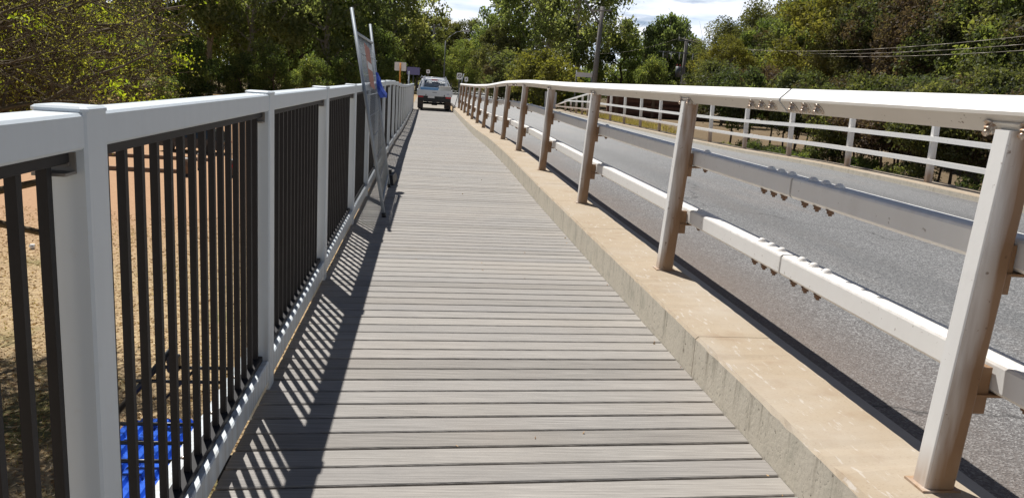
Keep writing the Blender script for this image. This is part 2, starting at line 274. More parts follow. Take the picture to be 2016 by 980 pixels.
class MB:
    def __init__(s): s.v = []; s.f = []; s.mi = []; s.sm = []
    def add(s, vs, fs, mi=0, smooth=False):
        o = len(s.v); s.v += [tuple(map(float, p)) for p in vs]
        for f in fs: s.f.append(tuple(i + o for i in f)); s.mi.append(mi); s.sm.append(smooth)
        return s
    def box(s, x0, x1, y0, y1, z0, z1, mi=0, bev=0.0):
        if bev <= 0:
            v = [(x, y, z) for z in (z0, z1) for y in (y0, y1) for x in (x0, x1)]
            return s.add(v, [(0, 2, 3, 1), (4, 5, 7, 6), (0, 1, 5, 4), (1, 3, 7, 5), (3, 2, 6, 7), (2, 0, 4, 6)], mi)
        b = bev
        pr = [(x0 + b, z0), (x1 - b, z0), (x1, z0 + b), (x1, z1 - b), (x1 - b, z1), (x0 + b, z1), (x0, z1 - b), (x0, z0 + b)]
        return s.prism([(p[0], y0, p[1]) for p in pr], [(p[0], y1, p[1]) for p in pr], mi)
    def prism(s, A, B, mi=0, smooth=False):
        n = len(A); fs = [tuple(range(n)), tuple(range(2 * n - 1, n - 1, -1))]
        s.add(list(A) + list(B), [f for f in fs], mi)
        o = len(s.v) - 2 * n
        for i in range(n):
            j = (i + 1) % n; s.f.append((o + i, o + n + i, o + n + j, o + j)); s.mi.append(mi); s.sm.append(smooth)
        return s
    def cyl(s, a, b, r0, r1=None, n=8, mi=0, smooth=True):
        r1 = r0 if r1 is None else r1; a = Vector(a); b = Vector(b); d = (b - a).normalized()
        u = d.cross(Vector((0, 0, 1)) if abs(d.z) < 0.95 else Vector((1, 0, 0))).normalized(); w = d.cross(u)
        A = [a + (u * math.cos(t) + w * math.sin(t)) * r0 for t in [2 * math.pi * i / n for i in range(n)]]
        B = [b + (u * math.cos(t) + w * math.sin(t)) * r1 for t in [2 * math.pi * i / n for i in range(n)]]
        return s.prism(A, B, mi, smooth)
    def path(s, pts, r, n=6, mi=0):
        for a, b in zip(pts[:-1], pts[1:]): s.cyl(a, b, r if not callable(r) else r(a), None, n, mi)
        return s
    def dome(s, c, r, h, n=10, rings=3, flip=1, mi=0):
        vs = []; fs = []
        for k in range(rings):
            t = k / rings * math.pi / 2
            for i in range(n):
                p = 2 * math.pi * i / n; vs.append((c[0] + r * math.cos(t) * math.cos(p), c[1] + r * math.cos(t) * math.sin(p), c[2] + flip * h * math.sin(t)))
        vs.append((c[0], c[1], c[2] + flip * h))
        for k in range(rings - 1):
            for i in range(n):
                j = (i + 1) % n; q = (k * n + i, k * n + j, (k + 1) * n + j, (k + 1) * n + i); fs.append(q if flip > 0 else q[::-1])
        k = rings - 1
        for i in range(n):
            q = (k * n + i, k * n + (i + 1) % n, len(vs) - 1); fs.append(q if flip > 0 else q[::-1])
        return s.add(vs, fs, mi, True)
    def mesh(s, name):
        me = bpy.data.meshes.new(name); me.from_pydata(s.v, [], s.f); me.update()
        me.polygons.foreach_set('material_index', s.mi); me.polygons.foreach_set('use_smooth', s.sm)
        return me
    def build(s, name, mats, parent=None, loc=None):
        return link(name, s.mesh(name), mats, parent, loc)

def link(name, me, mats, parent=None, loc=None, rot=None):
    o = bpy.data.objects.new(name, me); COL.objects.link(o)
    if me is not None and not me.materials:
        for m in (mats if isinstance(mats, (list, tuple)) else [mats]): me.materials.append(M[m] if isinstance(m, str) else m)
    if parent is not None: o.parent = parent
    if loc is not None: o.location = loc
    if rot is not None: o.rotation_euler = rot
    return o
def empty(name, loc=(0, 0, 0), rz=0.0):
    o = bpy.data.objects.new(name, None); COL.objects.link(o); o.location = loc; o.rotation_euler = (0, 0, rz); o.empty_display_size = 0.2; return o
def tag(o, label=None, cat=None, group=None, kind=None):
    for k, v in (('label', label), ('category', cat), ('group', group), ('kind', kind)):
        if v: o[k] = v
    return o
def copy_tree(o, parent=None):
    c = o.copy(); COL.objects.link(c); c.parent = parent
    for ch in list(o.children): copy_tree(ch, c)
    return c
def sstep(a, b, x):
    t = np.clip((np.asarray(x, float) - a) / (b - a), 0, 1); return t * t * (3 - 2 * t)

# vertical profile of the bridge: level, gentle crest, then falling to the far bank
_py = np.linspace(-20, 200, 1101)
_pz = np.interp(_py, [-20, 10, 14.5, 18.5, 24, 30, 36, 44, 60, 200], [0, 0, 0.025, 0.0, -0.12, -0.175, -0.20, -0.225, -0.27, -0.30])
_k = np.hanning(13); _k /= _k.sum(); _pz = np.convolve(np.pad(_pz, 6, mode='edge'), _k, mode='valid')
def zp(y): return float(np.interp(y, _py, _pz))

# ------------------------------------------------------------------ terrain
def terrain(x, y):
    x = np.asarray(x, float); y = np.asarray(y, float)
    left = -4.6 + 2.5 * sstep(55, 105, y) + 0.0 * x
    right = -1.5 + 1.15 * sstep(30, 44, y)
    base = left + (right - left) * sstep(2.0, 9.5, x)
    bank = sstep(38.5, 45.5, y + 0.0 * x) * sstep(-11, -2.2, x)
    base = base + (-0.42 - base) * np.where(x > 2, np.maximum(bank, 0), bank)
    base = base + 0.10 * np.sin(x * 0.31 + 1.0) * np.sin(y * 0.23) * (1 - bank) * np.clip((np.abs(x + 20) / 10), 0, 1)
    return base
def tz(x, y): return float(terrain(x, y))
def make_ground():
    xs = np.concatenate([np.linspace(-420, -42, 22)[:-1], np.linspace(-42, 42, 113), np.linspace(42, 420, 22)[1:]])
    ys = np.concatenate([np.linspace(-60, -6, 12)[:-1], np.linspace(-6, 70, 103), np.linspace(70, 700, 45)[1:]])
    X, Y = np.meshgrid(xs, ys); Z = terrain(X, Y); nx, ny = len(xs), len(ys)
    V = np.stack([X.ravel(), Y.ravel(), Z.ravel()], 1)
    i, j = np.meshgrid(np.arange(nx - 1), np.arange(ny - 1)); a = (j * nx + i).ravel()
    F = np.stack([a, a + 1, a + nx + 1, a + nx], 1)
    me = raw_mesh('ground', V, F); me.polygons.foreach_set('use_smooth', np.ones(len(F), bool))
    tag(link('ground', me, 'ground'), kind='structure')
make_ground()

# ------------------------------------------------------------------ strips that follow the bridge profile
def strip(name, prof, ys, mats, mi=None, parent=None):
    """sweep a closed (x,z) profile along y following zp(y)"""
    n = len(prof); V = []; F = []; mids = []
    for y in ys:
        z0 = zp(y)
        for (x, z) in prof: V.append((x, y, z + z0))
    for k in range(len(ys) - 1):
        for i in range(n):
            j = (i + 1) % n; F.append((k * n + i, (k + 1) * n + i, (k + 1) * n + j, k * n + j)); mids.append(mi[i] if mi else 0)
    F.append(tuple(range(n))); mids.append(0); F.append(tuple(range((len(ys) - 1) * n + n - 1, (len(ys) - 1) * n - 1, -1))); mids.append(0)
    me = bpy.data.meshes.new(name); me.from_pydata(V, [], F); me.update(); me.polygons.foreach_set('material_index', mids)
    return link(name, me, mats, parent)
def yrange(a, b, step=0.8):
    n = max(1, int(math.ceil((b - a) / step))); return [a + (b - a) * i / n for i in range(n + 1)]

# road carriageway on the bridge and beyond
tag(strip('road', [(1.92, -0.05), (1.92, 0.098), (5.9, 0.085), (9.62, -0.004), (9.62, -0.05)], yrange(-14, 60, 1.0) , 'asphalt'), kind='structure')
tag(strip('road', [(1.5, -0.30), (1.5, 0.05), (5.9, 0.07), (9.5, -0.008), (9.5, -0.30)], yrange(60.02, 190, 5), 'asphalt'), kind='structure')
tag(strip('bridge_slab', [(1.6, -0.62), (1.6, -0.06), (10.35, -0.06), (10.35, -0.62)], yrange(-14, 45.5, 1.5), 'concrete'), kind='structure')
tag(strip('gutter', [(1.93, 0.05), (1.93, 0.106), (2.185, 0.1035), (2.185, 0.05)], yrange(-14, 45.5, 1.0), 'concrete'), kind='structure')
# concrete landing where the footway meets the far bank
tag(strip('footpath', [(-0.85, -0.40), (-0.85, -0.012), (1.50, -0.012), (1.50, -0.40)], yrange(44.62, 95, 2.0), 'gravel'), kind='structure')

def make_kerb(name, x0, x1, top, ys, flip):
    root = empty(name)
    for a, b in zip(ys[:-1], ys[1:]):
        c = 0.016
        prof = [(x0, -0.35), (x0, top - c), (x0 + c, top), (x1 - c, top + 0.004), (x1, top - c), (x1, -0.35)]
        mi = [1, 0, 0, 0, 1, 1]
        o = strip('kerb_block', prof, yrange(a + 0.003, b - 0.003, 0.07 if b < 12 else 0.5), ['kerb_top', 'kerb_face'], mi, root)
        if b < 12:
            for i_, v_ in enumerate(o.data.vertices):
                if i_ % 6 in (1, 2, 3, 4): ch = random.random() < 0.10; v_.co.z += random.uniform(-.0025, .001) - (0.006 if ch and i_ % 6 in (1, 2) else 0); v_.co.x += random.uniform(-.002, .002) if i_ % 6 in (2, 3) else 0
    return root
tag(make_kerb('kerb', 1.504, 1.935, 0.23, [-5.6 + 3.169 * 1.0 * i for i in range(0, 17)], 0), kind='structure')
tag(make_kerb('kerb', 9.62, 10.32, 0.10, [1.5 + 3.07 * i for i in range(0, 20)], 1), kind='structure')

# ------------------------------------------------------------------ footway deck: individual planks on steel bearers
def make_deck():
    root = empty('footway_deck'); tag(root, kind='structure')
    sk = math.atan(0.0573); c = 0.0045; wd = 0.1515 - 0.0150; x0, x1 = -0.702, 1.5015; t = 0.026
    prof = [(-wd / 2, -t), (wd / 2, -t), (wd / 2, -c), (wd / 2 - c, 0), (-wd / 2 + c, 0), (-wd / 2, -c)]
    b = MB(); b.prism([(x0, p[0] + 0.0573 * x0, p[1]) for p in prof], [(x1, p[0] + 0.0573 * x1, p[1]) for p in prof])
    me = b.mesh('plank'); me.materials.append(M['plank'])
    for n in range(-23, 277):
        y = 2.7175 + 0.1515 * (n + 0.5); o = link('plank', me, 'plank', root, (random.uniform(-0.0008, 0.0008), y, zp(y) + random.uniform(-0.0008, 0.0008)))
        o.rotation_euler = (math.atan2(zp(y + 0.1) - zp(y - 0.1), 0.2), 0, random.uniform(-0.0006, 0.0006))
    strip('gap_shade_sheet', [(-0.69, -0.0315), (-0.69, -0.029), (1.50, -0.029), (1.50, -0.0315)], yrange(-1, 44.5, 1.5), 'black', None, root)  # black sheet added below the planks to paint the shade in their gaps
    for xb in (-0.62, -0.05, 0.5, 1.1):
        strip('bearer', [(xb, -0.26), (xb, -0.032), (xb + 0.075, -0.032), (xb + 0.075, -0.26)], yrange(-1, 44.5, 1.5), 'dark', None, root)
make_deck()

# ------------------------------------------------------------------ new white railing with charcoal balusters (left)
def make_left_railing():
    root = empty('footway_railing', (0, 0, 0))
    tag(root, 'white post railing with charcoal vertical balusters along the left edge of the boardwalk', 'railing')
    ends = [-2.05, -0.13, 1.80, 3.72, 5.79, 8.05, 10.0, 11.85, 13.7] + [13.7 + 2.1 * i for i in range(1, 16)]   # far (+y) face of each post
    XI, XO = -0.685, -0.790; pd = 0.11; xc = -0.740
    pm = MB(); e = 0.006
    pr = [(XO + e, 0), (XI - e, 0), (XI, e), (XI, pd - e), (XI - e, pd), (XO + e, pd), (XO, pd - e), (XO, e)]
    pm.prism([(x, y - pd, -0.16) for x, y in pr], [(x, y - pd, 1.3868) for x, y in pr]); pme = pm.mesh('post'); pme.materials.append(M['white'])
    cm = MB(); o = 0.0035
    q0 = [(XO - o, -pd - o), (XI + o, -pd - o), (XI + o, o), (XO - o, o)]
    def rr(q, r):
        (xa, ya), (xb, yb) = q[0], q[2]; return [(xa + r, ya), (xb - r, ya), (xb, ya + r), (xb, yb - r), (xb - r, yb), (xa + r, yb), (xa, yb - r), (xa, ya + r)]
    A = rr(q0, 0.012); cm.prism([(x, y, 1.3870) for x, y in A], [(x, y, 1.3935) for x, y in A]); B = rr([(XO - o + .006, -pd - o + .006), 0, (XI + o - .006, o - .006)], 0.010)
    cm.prism([(x, y, 1.3935) for x, y in A], [(x, y, 1.3980) for x, y in B]); cme = cm.mesh('cap'); cme.materials.append(M['white'])
    bm_ = MB(); w = 0.0104; bm_.box(xc - w, xc + w, -w, w, 0.165, 1.288); bme = bm_.mesh('baluster'); bme.materials.append(M['dark'])
    br = MB(); br.box(xc - 0.030, xc + 0.034, -0.055, -0.003, 1.262, 1.268); br.box(xc - 0.030, xc + 0.034, -0.0065, -0.0015, 1.262, 1.306)
    br.cyl((xc + 0.018, -0.007, 1.283), (xc + 0.018, -0.013, 1.283), 0.006, None, 6); brm = br.mesh('bracket'); brm.materials.append(M['galv_plate'])
    for y in ends:
        p = link('post', pme, 'white', root, (0, y, zp(y - pd / 2))); link('cap', cme, 'white', p)
    spots = []
    def bar(name, x0, x1, z0, z1, ya, yb, mat, bev):
        za, zb = zp(ya), zp(yb); b = MB(); k = bev
        pr = [(x0 + k, z0), (x1 - k, z0), (x1, z0 + k), (x1, z1 - k), (x1 - k, z1), (x0 + k, z1), (x0, z1 - k), (x0, z0 + k)]
        b.prism([(x, ya, z + za) for x, z in pr], [(x, yb, z + zb) for x, z in pr]); return b.build(name, mat, root)
    for i, (ya, yn) in enumerate(zip(ends[:-1], ends[1:])):
        yb = yn - pd
        bar('top_rail', XO + 0.003, XI - 0.003, 1.312, 1.386, ya + 0.002, yb - 0.002, 'white', 0.006)
        bar('top_channel', xc - 0.024, xc + 0.024, 1.284, 1.3115, ya + 0.012, yb - 0.012, 'dark', 0.002)
        bar('bottom_rail', XO + 0.003, XI - 0.003, 0.042, 0.145, ya + 0.001, yb - 0.001, 'white', 0.006)
        bar('bottom_channel', xc - 0.024, xc + 0.024, 0.1455, 0.170, ya + 0.012, yb - 0.012, 'dark', 0.002)
        if i < 9:
            link('bracket', brm, 'galv_plate', root, (0, yb, zp(yb)))
        L = yb - ya; nb = 15; p0 = (L - 0.118 * 14) / 2 + 0.028; pit = 0.118
        if i == 1: p0 -= 0.014
        if abs(L - 1.81) > 0.09: pit = L / 16.0; p0 = pit
        if i >= 0:
            for k in range(nb):
                yy = ya + p0 + k * pit; spots.append((yy, zp(ya) + (zp(yb) - zp(ya)) * (yy - ya) / L))
    for yy, z in spots[:300]: link('baluster', bme, 'dark', root, (0, yy, z))
    f = MB()
    for yy, z in spots[300:]: f.box(xc - w, xc + w, yy - w, yy + w, 0.165 + z, 1.288 + z)
    if spots[300:]:
        o = f.build('baluster_row', 'dark', root); o['kind'] = 'stuff'
    # pale edge beam carrying the railing outside the deck
    eb = strip('edge_beam', [(-0.918, -0.075), (-0.918, -0.004), (-0.845, -0.004), (-0.845, -0.075)], yrange(-3, 44.5, 1.5), 'white', None, root)
    nb = MB(); nb.dome((0, 0, 0), 0.012, 0.009, 8, 2); nm = nb.mesh('bolt'); nm.materials.append(M['bolt'])
    for k in range(24): link('bolt', nm, 'bolt', root, (-0.882, 0.4 + 0.42 * k, zp(0.4 + 0.42 * k) - 0.0035))
make_left_railing()

# ------------------------------------------------------------------ old bridge railing (right)
def bolt_meshes():
    d = MB(); d.cyl((0, 0, 0), (0, 0, 0.004), 0.027, None, 14); d.dome((0, 0, 0.004), 0.0225, 0.0155, 14, 3); dm = d.mesh('bolt_head'); dm.materials.append(M['paint_dusty'])
    n = MB(); n.cyl((0, 0, 0), (0, 0, -0.004), 0.023, None, 10); n.cyl((0, 0, -0.004), (0, 0, -0.020), 0.017, None, 6, 0, False); n.cyl((0, 0, -0.020), (0, 0, -0.030), 0.0095, None, 8); nm = n.mesh('bolt_nut'); nm.materials.append(M['rust'])
    t = MB(); t.cyl((0, 0, 0), (0, 0, -0.0035), 0.031, None, 16); t.cyl((0, 0, -0.0035), (0, 0, -0.019), 0.0185, None, 6, 0, False); t.cyl((0, 0, -0.019), (0, 0, -0.036), 0.0105, None, 8); tm = t.mesh('rail_bolt'); tm.materials.append(M['bolt'])
    return dm, nm, tm
DM, NM, TM = bolt_meshes()
def make_right_railing():
    root = empty('bridge_railing'); tag(root, 'old off white steel bridge railing on the tan kerb between boardwalk and road', 'railing')
    Y0, SP = 2.353, 3.169; ys = [Y0 + SP * i for i in range(-1, 14)]
    zb, zt = 0.23, 1.458
    # leaning post, rounded corners: inner face clean, face towards the viewer dust stained
    def post_mesh():
        b = MB(); c = 0.010; w, d = 0.108, 0.082; n = 6; rings = []
        for k in range(n + 1):
            t = k / n; z = zb + (zt - zb) * t; xo = 1.750 + 0.060 * t
            rings.append([(xo + px, py - d, z) for px, py in ((c, 0), (w - c, 0), (w - c * .3, c * .3), (w, c), (w, d - c), (w - c, d), (c, d), (0, d - c), (0, c), (c * .3, c * .3))])
        for A, B in zip(rings[:-1], rings[1:]):
            o = len(b.v); b.v += A + B; m = len(A)
            for i in range(m):
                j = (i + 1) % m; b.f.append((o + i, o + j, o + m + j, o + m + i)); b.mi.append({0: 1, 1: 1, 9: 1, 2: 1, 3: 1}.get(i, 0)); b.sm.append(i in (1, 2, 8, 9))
        b.add(rings[-1], [tuple(range(10))]); return b.mesh('post')
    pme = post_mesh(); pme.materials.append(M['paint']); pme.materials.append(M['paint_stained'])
    bp = MB(); bp.box(1.732, 1.872, -0.094, 0.012, zb + 0.001, zb + 0.010); bpm = bp.mesh('base_plate'); bpm.materials.append(M['paint_stained'])
    sd = MB()
    # saddle plate lying on the two lower faces of the diamond rail
    for (xa, za, xb_, zb_) in ((1.8225, 1.484, 1.8605, 1.446), (1.8645, 1.446, 1.905, 1.484)):
        dx, dz = xb_ - xa, zb_ - za; L = math.hypot(dx, dz); nx, nz_ = -dz / L * -1, dx / L * -1
        nx, nz_ = (-0.7 if xa < 1.84 else 0.7), -0.7; t = 0.006; g = 0.0015
        P = [(xa + nx * g, za + nz_ * g), (xb_ + nx * g, zb_ + nz_ * g), (xb_ + nx * (g + t), zb_ + nz_ * (g + t)), (xa + nx * (g + t), za + nz_ * (g + t))]
        sd.prism([(p[0], -0.145, p[1]) for p in P], [(p[0], 0.063, p[1]) for p in P])
    sdm = sd.mesh('saddle_plate'); sdm.materials.append(M['paint_shaded'])
    gs = MB(); gs.prism([(1.815, -0.083, 1.40), (1.915, -0.083, 1.40), (1.87, -0.083, 1.448), (1.86, -0.083, 1.448)], [(1.815, -0.088, 1.40), (1.915, -0.088, 1.40), (1.87, -0.088, 1.448), (1.86, -0.088, 1.448)])
    shms = []
    for zr in (1.004, 0.585):
        shelf = MB(); shelf.box(1.87, 1.925, -0.062, -0.018, zr - 0.075, zr + 0.09); shelf.box(1.87, 2.03, -0.075, -0.006, zr - 0.012, zr - 0.003)
        shm = shelf.mesh('rail_bracket'); shm.materials.append(M['paint_stained']); shms.append(shm)
    def rail_pos(y): return zp(y)
    def face_bolt(parent, y, x=1.832, z=1.4755, up=0):
        o = link('rail_bolt', TM, 'bolt', parent, (x, y, z + zp(y))); o.rotation_euler = (0, R_(46), random.uniform(-0.05, 0.05)); return o
    for y in ys:
        p = link('post', pme, 'paint', root, (0, y, zp(y)))
        link('base_plate', bpm, 'rust', p); link('saddle_plate', sdm, 'paint_shaded', p); [link('rail_bracket', q_, 'paint_stained', p) for q_ in shms]
        if y < 20:
            for dy in (-0.122, 0.038):
                o = link('rail_bolt', TM, 'bolt', p, (1.8355, dy, 1.4640)); o.rotation_euler = (0, R_(46), 0)
            for zr in (1.004, 0.585):
                link('bolt_head', DM, 'paint_dusty', p, (1.99, -0.16, zr + 0.1115)); link('bolt_nut', NM, 'rust', p, (1.99, -0.16, zr - 0.0005))
    joints = [-8.78, 3.92, 16.58, 29.26, 41.94]; cut = [(-5.0, 3.92), (3.92, 16.58), (16.58, 29.26), (29.26, 43.8)]
    c = 0.014
    for (a, b) in cut:
        yy = yrange(a + 0.010, b - 0.010, 0.9)
        # diamond top rail, softened corners: L, T, R, B
        L, T, Rr, B = (1.800, 1.510), (1.866, 1.573), (1.929, 1.507), (1.8625, 1.442); pts = []
        for i, P in enumerate((L, T, Rr, B)):
            prv = (L, T, Rr, B)[i - 1]; nxt = (L, T, Rr, B)[(i + 1) % 4]
            for Q in (prv, nxt):
                d = math.hypot(Q[0] - P[0], Q[1] - P[1]); k = 0.008 / d; pts.append((P[0] + (Q[0] - P[0]) * k, P[1] + (Q[1] - P[1]) * k))
        # order: L-,L+,T-,T+,R-,R+,B-,B+ ; faces: 0 bevel L,1 top-left,2,3 top-right,4,5 lower-right,6,7 lower-left
        strip('top_rail', pts, yy, ['paint', 'paint_shaded'], [1, 0, 0, 0, 0, 1, 1, 1], root)
        for z0, z1, nm in ((1.006, 1.116, 'upper_rail'), (0.587, 0.697, 'lower_rail')):
            x0, x1 = 1.930, 2.045
            pr = [(x0, z0 + c), (x0, z1 - c), (x0 + c * .3, z1 - c * .3), (x0 + c, z1), (x1 - c, z1), (x1 - c * .3, z1 - c * .3), (x1, z1 - c), (x1, z0 + c), (x1 - c, z0), (x0 + c, z0)]
            strip(nm, pr, yy, ['paint', 'paint_dusty'], [0, 1, 1, 1, 1, 1, 0, 0, 0, 0], root)
    for j in joints[1:4]:
        if j > 20: continue
        for dy in (-0.385, -0.255, -0.125, 0.115, 0.245, 0.375):
            face_bolt(root, j + dy, 1.8275, 1.4795)
            for z0, z1 in ((1.006, 1.116), (0.587, 0.697)):
                link('bolt_head', DM, 'paint_dusty', root, (1.985, j + dy, z1 + 0.0002 + zp(j))); link('bolt_nut', NM, 'rust', root, (1.958, j + dy, z0 - 0.0002 + zp(j)))
        dk = MB(); dk.box(1.94, 2.035, j - 0.02, j + 0.02, 1.012, 1.110); dk.box(1.94, 2.035, j - 0.02, j + 0.02, 0.593, 0.691)
        Pd = [(1.808, 1.510), (1.866, 1.565), (1.921, 1.507), (1.8625, 1.450)]; dk.prism([(p[0], j - 0.02, p[1]) for p in Pd], [(p[0], j + 0.02, p[1]) for p in Pd])
        dk.build('joint_sleeve', 'black', root, (0, 0, zp(j)))
make_right_railing()

def make_far_railing():
    root = empty('bridge_railing'); tag(root, 'white three rail bridge railing on the far side of the road with sloped end', 'railing')
    ys = [2.2 + 3.07 * i for i in range(0, 16)] + [50.0, 52.0, 54.0, 56.2]
    b = MB(); b.prism([(9.90, -0.04, 0), (10.02, -0.04, 0), (10.02, 0.04, 0), (9.90, 0.04, 0)], [(9.86, -0.04, 1.42), (9.98, -0.04, 1.42), (9.98, 0.04, 1.42), (9.86, 0.04, 1.42)])
    pme = b.mesh('post'); pme.materials.append(M['paint_dusty'])
    for y in ys:
        p = link('post', pme, 'paint_dusty', root, (0, y, zp(y) + 0.09)); 
        if y > 49: p.scale = (1, 1, max(0.42, 0.95 - (y - 49) * 0.075))
    cuts = [0.5, 10.6, 22.8, 35.0, 47.4]
    for a, c in zip(cuts[:-1], cuts[1:]):
        yy = yrange(a + 0.005, c - 0.005, 1.0)
        for z0, z1, nm in ((0.91, 1.005, 'upper_rail'), (0.47, 0.565, 'lower_rail')):
            strip(nm, [(9.80, z0), (9.80, z1), (9.885, z1), (9.885, z0)], yy, ['paint', 'paint_dusty'], [0, 1, 0, 0], root)
        strip('top_rail', [(9.845, 1.50), (9.92, 1.57), (9.99, 1.50), (9.92, 1.43)], yy, 'paint', None, root)
    def slope(name, pts, w=0.085, h=0.09):
        m = MB()
        for (ya, za), (yb, zb_) in zip(pts[:-1], pts[1:]):
            m.prism([(9.80, ya, za), (9.80 + w, ya, za), (9.80 + w, ya, za + h), (9.80, ya, za + h)], [(9.80, yb, zb_), (9.80 + w, yb, zb_), (9.80 + w, yb, zb_ + h), (9.80, yb, zb_ + h)])
        m.build(name, 'paint', root)
    slope('top_rail', [(47.4, 1.20), (56.0, 0.52)]); slope('upper_rail', [(47.41, 0.69), (55.0, 0.55), (60.0, 0.05)]); slope('lower_rail', [(47.42, 0.25), (60.0, 0.02)])
    for j in (10.6, 22.8, 35.0):
        for dy in (-0.25, -0.16, -0.07, 0.09, 0.18, 0.27):
            for z1 in (1.005, 0.565): link('bolt_head', DM, 'paint_dusty', root, (9.84, j + dy, z1 + zp(j)))
make_far_railing()

# ------------------------------------------------------------------ leaning temporary fence panel, and two more at the far end
def fence_panel(label, foot0, foot1, top0, top1, wires=56, extra=False, group=None):
    f0, f1, t0, t1 = map(Vector, (foot0, foot1, top0, top1)); root = empty('mesh_fence', f0)
    tag(root, label, 'fence panel', group); o = f0
    P = lambda u, v: (f0.lerp(f1, u)).lerp(t0.lerp(t1, u), v) - o
    for u in (0, 1): MB().cyl(P(u, 0), P(u, 1), 0.019, None, 10).build('stile', 'galv', root)
    for v in (0.065, 0.885): MB().cyl(P(0, v), P(1, v), 0.016, None, 8).build('cross_tube', 'galv', root)
    for k in range(7): 
        v = 0.165 + k * 0.103; MB().cyl(P(0, v), P(1, v), 0.0055, None, 5).build('mesh_wire', 'galv', root)
    m = MB()
    for k in range(1, wires): u = k / wires; m.cyl(P(u, 0.065), P(u, 0.885), 0.0017, None, 4)
    w = m.build('wire_mesh', 'wire', root); w['kind'] = 'stuff'
    nrm = (P(1, 0) - P(0, 0)).cross(P(0, 1) - P(0, 0)).normalized()
    if nrm.x < 0: nrm = -nrm
    for u in (0, 1):
        q = P(u, 0); fb = MB(); d = Vector((nrm.x, nrm.y, 0)).normalized(); e = Vector((-d.y, d.x, 0))
        fb.cyl(P(u, 0) - Vector((0, 0, 0.018)), P(u, 0.012), 0.024, None, 10); fb.build('foot_cap', 'black', root)
    if extra:
        sg = MB(); a, b_, c_, d_ = P(0.36, 0.62), P(0.66, 0.60), P(0.63, 0.83), P(0.34, 0.85); t = nrm * 0.012; t2 = nrm * 0.016
        sg.prism([a + t, b_ + t, c_ + t, d_ + t], [a + t2, b_ + t2, c_ + t2, d_ + t2]); sg.build('warning_sign', 'pink', root)
        s2 = MB(); q = [P(0.352, 0.715), P(0.642, 0.70), P(0.64, 0.74), P(0.35, 0.755)]; s2.prism([x + nrm * 0.017 for x in q], [x + nrm * 0.0185 for x in q]); s2.build('sign_band', 'signwhite', root)
    return root, P, o
fp, PF, PO = fence_panel('galvanised wire fence panel leaning on the left railing', (-0.400, 8.45, 0.02), (-0.455, 10.80, 0.02), (-0.840, 8.95, 2.19), (-0.800, 11.25, 2.17), 32, True)
# knotted blue cloth on the far stile
def crumple(name, pts, mat, label, cat):
    rng = np.random.default_rng(3); b = MB(); n = 9; V = []
    m = len(pts)
    for k, (x, y, z, rx, ry) in enumerate(pts):
        for i in range(n):
            a = 2 * math.pi * i / n; r = 1 + 0.35 * rng.uniform(-1, 1); V.append((x + rx * r * math.cos(a), y + ry * r * math.sin(a), z + 0.012 * rng.uniform(-1, 1)))
    F = [tuple(range(n))[::-1], tuple(range((m - 1) * n, m * n))]
    for k in range(m - 1):
        for i in range(n): j = (i + 1) % n; F.append((k * n + i, k * n + j, (k + 1) * n + j, (k + 1) * n + i))
    b.add(V, F); o = b.build(name, mat); tag(o, label, cat); return o
q = [PO + PF(1.0, v) for v in (0.70, 0.67, 0.635, 0.60, 0.57, 0.55)]
crumple('blue_cloth', [(q[0].x + .01, q[0].y, q[0].z, .022, .03), (q[1].x + .02, q[1].y, q[1].z, .034, .07), (q[2].x + .03, q[2].y - .02, q[2].z, .035, .10), (q[3].x + .035, q[3].y + .0, q[3].z, .045, .13), (q[4].x + .05, q[4].y + .0, q[4].z, .06, .15), (q[5].x + .06, q[5].y, q[5].z, .045, .08)], 'bluecloth', 'crumpled blue cloth tied to the leaning fence panel', 'cloth')
# black block foot on the deck beside the panel
b = MB(); b.prism([(-0.56, 11.0, 0.0), (-0.40, 10.97, 0.0), (-0.37, 11.55, 0.0), (-0.54, 11.58, 0.0)], [(-0.545, 11.05, 0.12), (-0.42, 11.02, 0.13), (-0.39, 11.47, 0.13), (-0.525, 11.5, 0.12)])
b.prism([(-0.49, 11.22, 0.128), (-0.44, 11.22, 0.128), (-0.44, 11.30, 0.128), (-0.49, 11.30, 0.128)], [(-0.485, 11.225, 0.18), (-0.445, 11.225, 0.18), (-0.445, 11.295, 0.18), (-0.485, 11.295, 0.18)])
tag(b.build('rubber_block', 'black', None, (0, 0, zp(11.5) + 0.002)), 'black plastic fence foot block on the boardwalk beside the leaning panel', 'fence foot')
zl = zp(46)
fence_panel('wire fence panel standing upright beside the left railing end near the ute', (-1.05, 46.2, zl - 0.1), (-0.95, 44.0, zl - 0.1), (-1.05, 46.2, zl + 2.05), (-0.95, 44.0, zl + 2.05), 40)
fence_panel('wire fence panel leaning at the right railing end beside the ute', (1.52, 43.9, zl + 0.02), (1.62, 46.1, zl + 0.02), (2.02, 43.95, zl + 2.1), (2.12, 46.15, zl + 2.1), 40)

